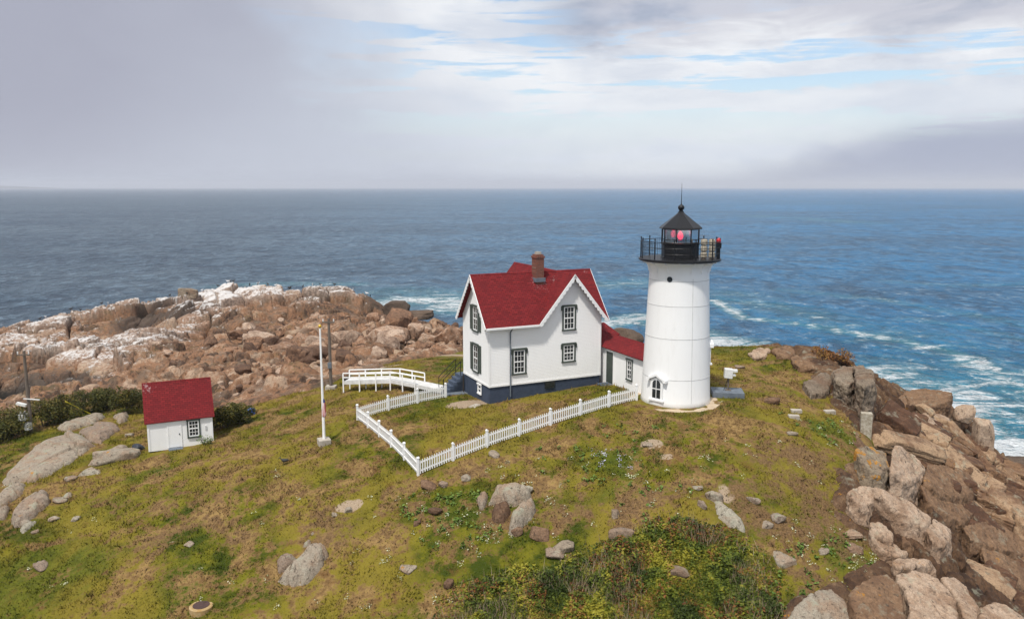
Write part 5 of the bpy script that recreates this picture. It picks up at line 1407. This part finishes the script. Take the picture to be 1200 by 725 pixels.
# ------------------------------------------------------------------ birds
def bird_proto(mat, gull):
    vs = MB()
    b = [(.001, -.30), (.05, -.27), (.10, -.12), (.115, .02), (.085, .14), (.05, .20), (.055, .26), (.05, .31), (.02, .35), (.008, .42)]
    if gull: b = [(.001, -.30), (.04, -.27), (.10, -.10), (.11, .04), (.07, .15), (.055, .20), (.06, .25), (.04, .30), (.012, .33), (.006, .38)]
    n = 10; V = []
    for i, (r, t) in enumerate(b):
        up = 0.30 + (.0 if t < .1 else (t - .1) * .9)
        tt = t if t < .1 else .1 + (t - .1) * .55
        if i >= len(b) - 2: up = 0.30 + .2; tt = .22 + (t - .3) * 1.0
        for k in range(n):
            a = 2 * math.pi * k / n; V.append((r * math.cos(a), tt, up + r * math.sin(a)))
    m = MB(); m.add(V, [(j * n + i, j * n + (i + 1) % n, (j + 1) * n + (i + 1) % n, (j + 1) * n + i) for j in range(len(b) - 1) for i in range(n)])
    m.tube((.04, 0, 0), (.04, 0, .24), .012, n=5); m.tube((-.04, 0, 0), (-.04, 0, .24), .012, n=5)
    return m.build('seabird', mat, None, smooth=True)
bp1 = bird_proto(M['birdgrey'], False); bp2 = bird_proto(M['birdwhite'], True)
r = np.random.default_rng(3)
cand = []
PX = np.concatenate([r.uniform(198, 440, 26), r.uniform(40, 150, 6)])
for px in PX:
    d = ray(px, 336)
    ys_b = np.linspace(128, 170, 120); xs_b = ys_b * d[0] / d[1]
    zb, _, _ = rock_z(xs_b, ys_b)
    k = int(np.argmax((zb - CAM_H) / ys_b)); cand.append((xs_b[k], ys_b[k], zb[k]))
for i, (x, y, z) in enumerate(cand):
    gull = r.random() < .35
    o = (bp2 if gull else bp1).copy(); COL.objects.link(o)
    o.location = (x, y, z - .03); o.rotation_euler = (0, 0, r.uniform(0, 6.28)); s = r.uniform(1.0, 1.5); o.scale = (s, s, s)
    tag(o, 'white gull standing on the bleached shore crest' if gull else 'dark cormorant standing on the bleached shore crest', 'bird', 'gulls on the shore crest' if gull else 'cormorants on the shore crest')
o = bp1.copy(); COL.objects.link(o); o.location = hit(333, 545); o.rotation_euler = (0, 0, 1.9); o.scale = (1.1,) * 3; tag(o, 'black bird standing on the grass below the flagpole', 'bird')
bpy.data.objects.remove(bp1); bpy.data.objects.remove(bp2)

# odds and ends
p = hit(357, 443)
m = MB(); rr3 = np.random.default_rng(4)
for i in range(16):
    a = rr3.uniform(-1.3, 1.3), rr3.uniform(-.6, .6); an = rr3.uniform(-.6, .6); L = rr3.uniform(.3, .8)
    m.tube((a[0], a[1], .05 + .02 * i), (a[0] + L * math.cos(an), a[1] + L * math.sin(an), .1 + .02 * i + rr3.uniform(0, .25)), .045, .03, 6)
o = m.build('driftwood_heap', M['canvas'], None); o.location = p; tag(o, 'heap of bleached driftwood on bare soil left of flagpole', 'driftwood')
p = hit(293, 486); bb = empty('plastic_crate', tuple(p), .4); tag(bb, 'blue plastic crate at the right end of the shrubs', 'crate')
m = MB(); m.box(-.4, .4, -.28, .28, 0, .06); m.box(-.4, -.35, -.28, .28, .06, .45); m.box(.35, .4, -.28, .28, .06, .45); m.box(-.35, .35, -.28, -.23, .06, .45); m.box(-.35, .35, .23, .28, .06, .45); m.build('crate_body', M['blue'], bb)
m = MB(); m.box(-.43, .43, -.31, .31, .451, .50); m.build('rim', M['blue'], bb)

# ------------------------------------------------------------------ vegetation
def quads(name, C, size, mat, tone, aspect=1.0, up_bias=0., seed=0, parent=None, nrm=None):
    """many small leaf faces (two triangles folded) at the points C"""
    r = np.random.default_rng(seed); n = len(C)
    d = r.normal(size=(n, 3)); d[:, 2] += up_bias; d /= np.linalg.norm(d, axis=1)[:, None]
    t = np.cross(d, r.normal(size=(n, 3))); t /= np.linalg.norm(t, axis=1)[:, None]; b = np.cross(d, t)
    s = np.asarray(size)[:, None] * np.ones((n, 1))
    V = np.stack([C - t * s, C + b * s * .5 * aspect + d * s * .15, C + t * s, C - b * s * .5 * aspect + d * s * .15], 1).reshape(-1, 3)
    o = mesh_np(name, V, np.arange(n * 4), np.full(n, 4), mat, False, parent)
    at = o.data.attributes.new('tone', 'FLOAT', 'POINT'); at.data.foreach_set('value', np.repeat(np.asarray(tone, np.float32), 4))
    return o
def blades(name, C, h, w, mat, tone, lean=.35, seed=0, attrs=None, parent=None):
    r = np.random.default_rng(seed); n = len(C)
    a = r.uniform(0, 2 * math.pi, n); ax = np.stack([np.cos(a), np.sin(a), np.zeros(n)], 1)
    ln = np.stack([r.normal(0, lean, n), r.normal(0, lean, n), np.ones(n)], 1)
    h = np.asarray(h)[:, None]; w = np.broadcast_to(np.asarray(w, float), (n,))[:, None]
    V = np.stack([C - ax * w, C + ax * w, C + ln * h], 1).reshape(-1, 3)
    o = mesh_np(name, V, np.arange(n * 3), np.full(n, 3), mat, False, parent)
    at = o.data.attributes.new('tone', 'FLOAT', 'POINT'); at.data.foreach_set('value', np.repeat(np.asarray(tone, np.float32), 3))
    if attrs:
        for k, v in attrs.items():
            q = o.data.attributes.new(k, 'FLOAT', 'POINT'); q.data.foreach_set('value', np.repeat(np.asarray(v, np.float32), 3))
    return o

# turf: short blades all over the part of the island in view
r = np.random.default_rng(21)
NB = 690000
X = r.uniform(-46, 34, NB); Y = r.uniform(27, 84, NB)
dens = np.clip(1.25 - (Y - 34) / 60, .25, 1)
k = r.random(NB) < dens
X, Y = X[k], Y[k]
ml, mr = rock_mask(X, Y); zq = None
k = (np.maximum(ml, mr) < .2)
X, Y = X[k], Y[k]
def inside_house(x, y, pad=.1):
    dx, dy = x - HX, y - HY; s = dx * hc + dy * hs; v = -dx * hs + dy * hc
    a = (s > -pad) & (s < L1 + pad) & (v > -pad) & (v < D1 + pad); b = (s > G0) & (s < L1 + pad) & (v > 0) & (v < DR + pad); c = (s > 10.2) & (s < 12.6) & (v > -5.6) & (v < 5)
    return a | b | c
k = ~inside_house(X, Y) & (np.hypot(X - TX, Y - TY) > 3.4)
dx, dy = X - SXx, Y - SYy; s_ = dx * hc + dy * hs; v_ = -dx * hs + dy * hc
k &= ~((s_ > -.1) & (s_ < W + .1) & (v_ > -.9) & (v_ < D + .1))
X, Y = X[k], Y[k]
Z = ground_z(X, Y); dirtv, barev = ground_attrs(X, Y, Z); lushv = LUSH.copy()
px, py = project(X, Y, Z)
clump = fbm(X, Y, .9, 3, 77)
k = (px > -260) & (px < 1200) & (py < 1100) & (r.random(len(X)) > barev * 1.1) & (r.random(len(X)) > dirtv * .55) & (r.random(len(X)) < .62 + .7 * clump)
X, Y, Z, dirtv, barev, clump, lushv = X[k], Y[k], Z[k], dirtv[k], barev[k], clump[k], lushv[k]
hgt = (.07 + .09 * r.random(len(X))) * (1 + .9 * np.clip(clump, -.5, 1)) * np.where(r.random(len(X)) < .06, 1.9, 1)
tf = blades('grass', np.stack([X, Y, Z - .02], 1), hgt, .028 + .03 * r.random(len(X)), M['blade'], r.random(len(X)), .55, 1, {'dirt': dirtv * .8, 'bare': barev * .3, 'lush': lushv})
tag(tf, 'short mottled green and straw turf covering the island', 'grass', kind='stuff')

def region_pts(n, poly_px, seed):
    r = np.random.default_rng(seed); poly = [tuple(at_z(*q)[:2]) for q in poly_px]; P = np.array(poly); lo, hi = P.min(0), P.max(0)
    X = r.uniform(lo[0], hi[0], n * 6); Y = r.uniform(lo[1], hi[1], n * 6); sd = poly_sd(X, Y, poly)
    k = sd > -.8; X, Y, sd = X[k], Y[k], sd[k]
    return X, Y, sd, r

# thicket at the bottom: leafy twigs on uneven mounds
THK = [(470, 830, -7.6), (478, 735, -6.7), (525, 700, -5.9), (570, 668, -5.0), (612, 652, -4.6), (660, 660, -4.9), (705, 640, -4.3), (745, 622, -3.8), (790, 608, -3.4), (835, 618, -3.6), (875, 640, -4.1), (905, 668, -4.7), (935, 695, -5.3), (928, 735, -6.2), (915, 830, -7.3)]
X, Y, sdv, r = region_pts(45000, THK, 31)
k = (sdv > 1.3 * fbm(X, Y, 1.6, 3, 8)) & (r.random(len(X)) < .08 + .92 * sstep(-.2, 2.4, sdv + fbm(X, Y, .8, 2, 18))); X, Y, sdv = X[k][:110000], Y[k][:110000], sdv[k][:110000]
mound = np.clip(.42 + 1.0 * fbm(X, Y, 1.9, 3, 91) + .6 * fbm(X, Y, .6, 2, 92), .05, 1.5) * sstep(0, 2.6, sdv + .7 + .6 * fbm(X, Y, 1.0, 2, 99))
mound = mound * .72
hq = mound * (.25 + .75 * r.random(len(X)) ** .8)
Z = ground_z(X, Y) + hq * 1.0
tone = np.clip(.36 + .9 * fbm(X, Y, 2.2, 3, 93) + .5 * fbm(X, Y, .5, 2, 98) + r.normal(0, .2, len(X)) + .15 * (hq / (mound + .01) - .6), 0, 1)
red = fbm(X, Y, 1.1, 3, 96) > .03
C = np.stack([X, Y, Z], 1)
th = empty('bayberry_thicket', (float(X.mean()), float(Y.mean()), 0)); th.location = (0, 0, 0)
kk = ~red | (r.random(len(X)) < .55)
q = quads('leaves', C[kk], .07 + .07 * r.random(kk.sum()), M['leaf_thicket'], tone[kk], 1.0, 1.5, 2, th)
q = quads('russet_leaves', C[~kk], .06 + .06 * r.random((~kk).sum()), M['leaf_red'], tone[~kk], 1.0, 1.4, 3, th)
nb = 9000
bi = r.integers(0, len(X), nb); dry = (fbm(X[bi], Y[bi], 2.0, 3, 97) > .0) | (sdv[bi] < .9)
bi = bi[dry]
blades('stems', np.stack([X[bi], Y[bi], ground_z(X[bi], Y[bi])], 1), .3 + .55 * r.random(len(bi)) + .55 * mound[bi], .013, M['stem_dry'], r.random(len(bi)), .28, 4, parent=th)
tag(th, 'dense green and russet bayberry thicket filling the bottom of the slope', 'thicket', kind='stuff')
for ch in th.children: ch['kind'] = 'stuff'

# flowers and weeds scattered through the turf
FD = .55
def patch_flowers(name, spec, mat, label, cat, seed, sz=(.03, .03), hh=.12, leafy=None):
    r = np.random.default_rng(seed); Cs = []
    for (px, py, rad, n) in spec:
        c = hit(px, py)
        n = max(3, int(n * FD)); m = max(1, int(n * .3)); cc = np.stack([c[0] + r.normal(0, rad, m), c[1] + r.normal(0, rad * .9, m)], 1)
        w = r.integers(0, m, n * 3); Cs.append(cc[w] + r.normal(0, .10, (n * 3, 2)))
    P = np.concatenate(Cs); ml, mr = rock_mask(P[:, 0], P[:, 1]); P = P[np.maximum(ml, mr) < .3]
    Z = ground_z(P[:, 0], P[:, 1]) + hh * r.random(len(P))
    o = quads(name, np.stack([P[:, 0], P[:, 1], Z], 1), sz[0] + sz[1] * r.random(len(P)), mat, r.random(len(P)), 1.4, 2.0, seed)
    return tag(o, label, cat, kind='stuff')
WF = [(600, 605, 2.4, 40), (560, 600, 1.6, 60), (540, 620, 1.5, 50), (480, 615, 1.5, 26), (460, 590, 1.2, 16), (640, 595, 1.2, 40), (625, 545, 1.5, 40), (430, 640, 1.5, 20), (500, 640, 2, 40), (350, 710, 1.2, 18), (400, 690, 1.5, 24), (480, 690, 1.5, 30),
      (300, 560, 1.5, 14), (280, 600, 1.6, 16), (110, 650, 2, 20), (70, 640, 1.5, 12), (240, 690, 1.6, 20), (130, 600, 1.5, 10), (720, 545, .9, 50), (770, 580, 1.4, 50), (765, 570, .8, 30), (830, 545, 1.5, 40), (880, 520, 2, 26), (960, 510, 1.4, 36), (985, 500, 1, 40),
      (1010, 655, 1.4, 110), (985, 665, 1.4, 90), (960, 640, 1.2, 40), (905, 545, 1.6, 30), (930, 640, 1, 30), (1000, 610, 1, 20), (330, 605, 1.2, 10), (620, 580, 1.5, 30), (700, 590, 1.6, 24), (850, 480, 2.2, 10), (560, 660, 1.4, 30), (590, 640, 1.3, 26), (745, 553, .7, 30)]
patch_flowers('wildflowers', WF, M['flower_w'], 'scattered creamy white wildflowers in the turf', 'wildflowers', 51)
patch_flowers('aster_patch', [(706, 535, .55, 40), (735, 545, .6, 36), (720, 540, .8, 26)], M['flower_p'], 'patch of pale violet asters on the slope below lighthouse', 'wildflowers', 52, (.025, .03), .15)
WD = [(520, 586, .4, 60), (552, 582, .4, 50), (488, 605, .6, 60), (538, 608, .4, 50), (510, 625, .6, 40), (600, 585, .4, 40), (700, 560, 1.2, 90), (760, 590, 1.1, 80), (980, 500, .8, 70), (960, 505, .9, 60), (1000, 660, 1.2, 90), (930, 690, 1, 80), (1040, 500, .8, 60), (1030, 488, .6, 60), (940, 648, .8, 60), (560, 625, 1, 60), (730, 520, 1.2, 70), (650, 530, 1, 40)]
patch_flowers('weeds', WD, M['leaf_bright'], 'low bright green weeds dotted between the rocks', 'weeds', 53, (.06, .06), .2)

def shrub(px, py, wpx, hpx, label, seed, group, mat='leaf_dark', n=2600, name='shrub', loc=None, lsz=(.06, .07)):
    b = hit(px, py) if loc is None else np.array(loc); zc = b[1] * cp_ - (b[2] - CAM_H) * sp_
    w = wpx * zc / F / 2; h = hpx * zc / F
    r = np.random.default_rng(seed)
    t = empty(name, tuple(b)); tag(t, label, 'shrub', group)
    nc = 10; cc = np.stack([r.uniform(-.75, .75, nc) * w, r.uniform(-.6, .6, nc) * w * .8, r.uniform(.3, .72, nc) * h], 1); cr = r.uniform(.28, .5, nc) * min(w, h) + .12
    ci = r.integers(0, nc, n); d = r.normal(size=(n, 3)); d /= np.linalg.norm(d, axis=1)[:, None]
    C = cc[ci] + d * (cr[ci] * (.55 + .5 * r.random(n) ** .5))[:, None]
    C[:, 2] = np.abs(C[:, 2])
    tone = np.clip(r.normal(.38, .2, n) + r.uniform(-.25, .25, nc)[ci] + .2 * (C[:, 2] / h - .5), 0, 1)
    quads('foliage', C, lsz[0] + lsz[1] * r.random(n), M[mat], tone, 1, 1.1, seed, t)
    m = MB()
    for i in range(nc): m.tube((cc[i][0] * .2, cc[i][1] * .2, -.1), tuple(cc[i]), .03, .01, 5)
    m.build('branches', M['wood_dark'], t)
    return t
SH = [(20, 510, 46, 38, 'bushy olive shrub at the left edge under the pole'), (52, 500, 44, 36, 'dark shrub right of the brown utility pole'), (78, 494, 40, 34, 'dark shrub behind the thin rock ledge'), (104, 483, 40, 26, 'olive shrub behind the yellow guy sleeve'),
      (128, 478, 36, 24, 'olive shrub between guy sleeve and shed'), (150, 485, 34, 34, 'tall dark shrub pressed against the shed'), (262, 502, 28, 30, 'dark shrub at the right side of the shed'), (280, 496, 30, 24, 'low dark shrub left of the blue crate'), (0, 520, 30, 24, 'olive shrub cut off by the left edge of the photo'),
      (160, 478, 26, 24, 'dark shrub half hidden behind shed roof edge')]
for i, (a, b, w, h, lab) in enumerate(SH):
    shrub(a, b, w, h, lab, 400 + i, 'dark shrubs around the shed', n=3000)
shrub(240, 522, 14, 12, 'small pale green plant at shed foot under the window', 450, None, 'leaf_bright', 160, 'plant', lsz=(.04, .04))
shrub(247, 520, 10, 8, 'tiny green plant at the right corner of shed', 451, None, 'leaf_bright', 90, 'plant', lsz=(.04, .04))
shrub(975, 425, 44, 16, 'rusty brown low shrub on top of the rocky knoll', 452, None, 'leaf_red', 1500, 'shrub', loc=at_y(975, 425, 68.5))
shrub(1058, 497, 34, 26, 'green shrub in the hollow below the layered crag', 453, None, 'leaf_bright', 1500, 'shrub', loc=at_y(1056, 500, 71))
shrub(1032, 490, 24, 16, 'small green shrub beside the granite post', 454, None, 'leaf_bright', 900, 'shrub', loc=at_y(1034, 493, 66))

# ------------------------------------------------------------------ sky and light
SUN_EL, SUN_AZ = R(60), R(207)      # azimuth clockwise from +Y: behind the camera, a little to its left
w = bpy.data.worlds.new('World'); scene.world = w; w.use_nodes = True
class WN(N):
    def __init__(s):
        s.t = w.node_tree; s.out = s.t.nodes['World Output']; s.bg = s.t.nodes['Background']
n = WN()
sky = n.n('ShaderNodeTexSky', sky_type='NISHITA'); sky.sun_disc = False; sky.sun_elevation = SUN_EL; sky.sun_rotation = SUN_AZ; sky.air_density = 1; sky.dust_density = 1.5
n.l(sky.outputs[0], n.bg.inputs[0]); n.bg.inputs[1].default_value = .15
tc = n.n('ShaderNodeTexCoord').outputs['Generated']
nv = n.n('ShaderNodeVectorMath', operation='NORMALIZE'); n.l(tc, nv.inputs[0])
s = n.sep(nv.outputs[0])
az = n.math('ARCTAN2', s[0], s[1]); el = s[2]
cv = n.n('ShaderNodeCombineXYZ'); n.l(az, cv.inputs[0]); n.l(el, cv.inputs[1]); cv = cv.outputs[0]
g1 = n.noise(n.map(cv, (2.2, 38, 1), (2.3, .9, 0)), 1.0, 8, .6, .5)
g2 = n.noise(n.map(cv, (5.0, 17, 1), (7.1, 3.4, 0)), 1.0, 6, .6, .3)
g3 = n.noise(n.map(cv, (3.0, 5, 1), (1.1, 9.4, 0)), 1.0, 5, .55, .2)
gw = n.noise(n.map(cv, (11, 50, 1), (4.1, 1.4, 0)), 1.0, 7, .62, .6)
# thin high cloud over blue
white = n.mix(n.ramp(g2, .35, .7), (.90, .92, .95), (.66, .71, .80))
cov = n.ramp(n.math('ADD', n.math('MULTIPLY', g1, .75), n.math('MULTIPLY', gw, .25)), .44, .51)
lowhaze = n.ramp(el, .035, .14, 1, 0)
col_cloud = n.mix(lowhaze, white, n.mix(n.ramp(g3, .35, .65), (.82, .86, .91), (.62, .69, .80)))
cov = n.math('MAXIMUM', cov, n.math('MULTIPLY', lowhaze, .93))
# grey cloud deck along the top
grey_f = n.ramp(n.math('ADD', n.math('ADD', el, n.math('MULTIPLY', n.math('SUBTRACT', g3, .5), .12)), n.math('MULTIPLY', n.math('SUBTRACT', gw, .5), .07)), .142, .190)
grey_f = n.math('MULTIPLY', grey_f, n.ramp(az, .0, .1))
col_cloud = n.mix(n.math('MULTIPLY', grey_f, .85), col_cloud, n.mix(n.ramp(g2, .4, .65), (.56, .57, .65), (.33, .38, .50)))
cov = n.math('MAXIMUM', cov, n.math('MULTIPLY', grey_f, .95))
# soft fog bank over the left half
bd = n.math('SUBTRACT', .0, n.math('MULTIPLY', el, .85))
fogx = n.math('ADD', n.math('SUBTRACT', az, bd), n.math('ADD', n.math('MULTIPLY', n.math('SUBTRACT', g3, .5), .35), n.math('MULTIPLY', n.math('SUBTRACT', g2, .5), .14)))
fog = n.ramp(fogx, -.17, .11, 1, 0)
ffx = n.ramp(n.math('ADD', n.math('MULTIPLY', az, 1.0), n.math('MULTIPLY', el, -1.2)), -.75, -.05)
fogc = n.mix(n.math('ADD', ffx, n.math('MULTIPLY', n.math('SUBTRACT', g3, .5), .7), clamp=True), (.40, .415, .505), (.595, .64, .73))
col_cloud = n.mix(fog, col_cloud, fogc)
cov = n.math('MAXIMUM', cov, fog)
# lilac bank low on the right
bh = n.math('MULTIPLY', n.ramp(n.math('ADD', az, n.math('MULTIPLY', n.math('SUBTRACT', g3, .5), .3)), .12, .52), .080)
bank = n.ramp(n.math('ADD', n.math('SUBTRACT', el, bh), n.math('MULTIPLY', n.math('SUBTRACT', g2, .5), .05)), -.034, .014, 1, 0)
bank = n.math('MULTIPLY', bank, n.ramp(az, .12, .35))
col_cloud = n.mix(n.math('MULTIPLY', bank, .9), col_cloud, (.365, .405, .535))
cov = n.math('MAXIMUM', cov, bank)
# veil along the horizon
veil = n.ramp(el, .0, .022, 1, 0)
col_cloud = n.mix(n.math('MULTIPLY', veil, .7), col_cloud, (.47, .52, .63))
cov = n.math('MAXIMUM', cov, n.math('MULTIPLY', veil, .97))
# bright overcast overhead and behind
over = n.ramp(el, .24, .60)
back = n.ramp(s[1], .25, -.25)
hi = n.math('MAXIMUM', over, back)
col_cloud = n.mix(hi, col_cloud, n.mix(n.ramp(n.noise(nv.outputs[0], 2.0, 5, .6), .3, .7), (.84, .87, .92), (.66, .70, .78)))
cov = n.math('MAXIMUM', cov, n.math('MULTIPLY', hi, .96))
b2 = n.n('ShaderNodeBackground'); n.l(col_cloud, b2.inputs[0]); b2.inputs[1].default_value = .89
mx = n.n('ShaderNodeMixShader'); n.l(cov, mx.inputs[0]); n.l(n.bg.outputs[0], mx.inputs[1]); n.l(b2.outputs[0], mx.inputs[2]); n.l(mx.outputs[0], n.out.inputs[0])

sl_ = bpy.data.lights.new('sun', 'SUN'); sl_.energy = 3.3; sl_.angle = R(4); sl_.color = (1, .95, .88)
so = bpy.data.objects.new('sun', sl_); COL.objects.link(so)
dv = Vector((math.sin(SUN_AZ) * math.cos(SUN_EL), math.cos(SUN_AZ) * math.cos(SUN_EL), math.sin(SUN_EL)))
so.rotation_euler = dv.to_track_quat('Z', 'Y').to_euler()
so.location = dv * 100

# sea air
HAZE = 1.0e-4
if HAZE:
    m = MB(); m.box(-20500, 20500, -600, 20500, SEA - 4, 125)
    hz = bpy.data.materials.new('sea_haze'); hz.use_nodes = True; t = hz.node_tree; t.nodes.remove(t.nodes['Principled BSDF'])
    pv = t.nodes.new('ShaderNodeVolumePrincipled'); pv.inputs['Color'].default_value = (.86, .9, 1, 1); pv.inputs['Density'].default_value = HAZE; pv.inputs['Anisotropy'].default_value = .0
    t.links.new(pv.outputs[0], t.nodes['Material Output'].inputs['Volume'])
    tag(m.build('haze', hz), kind='stuff')

vs = scene.view_settings
vs.view_transform = 'Standard'; vs.look = 'None'; vs.exposure = 0.2; vs.gamma = 1; vs.use_curve_mapping = False
scene.render.engine = 'CYCLES'
scene.cycles.use_denoising = True
scene.cycles.max_bounces = 6; scene.cycles.diffuse_bounces = 3; scene.cycles.glossy_bounces = 3; scene.cycles.transparent_max_bounces = 10; scene.cycles.volume_bounces = 0
scene.cycles.sample_clamp_indirect = 4
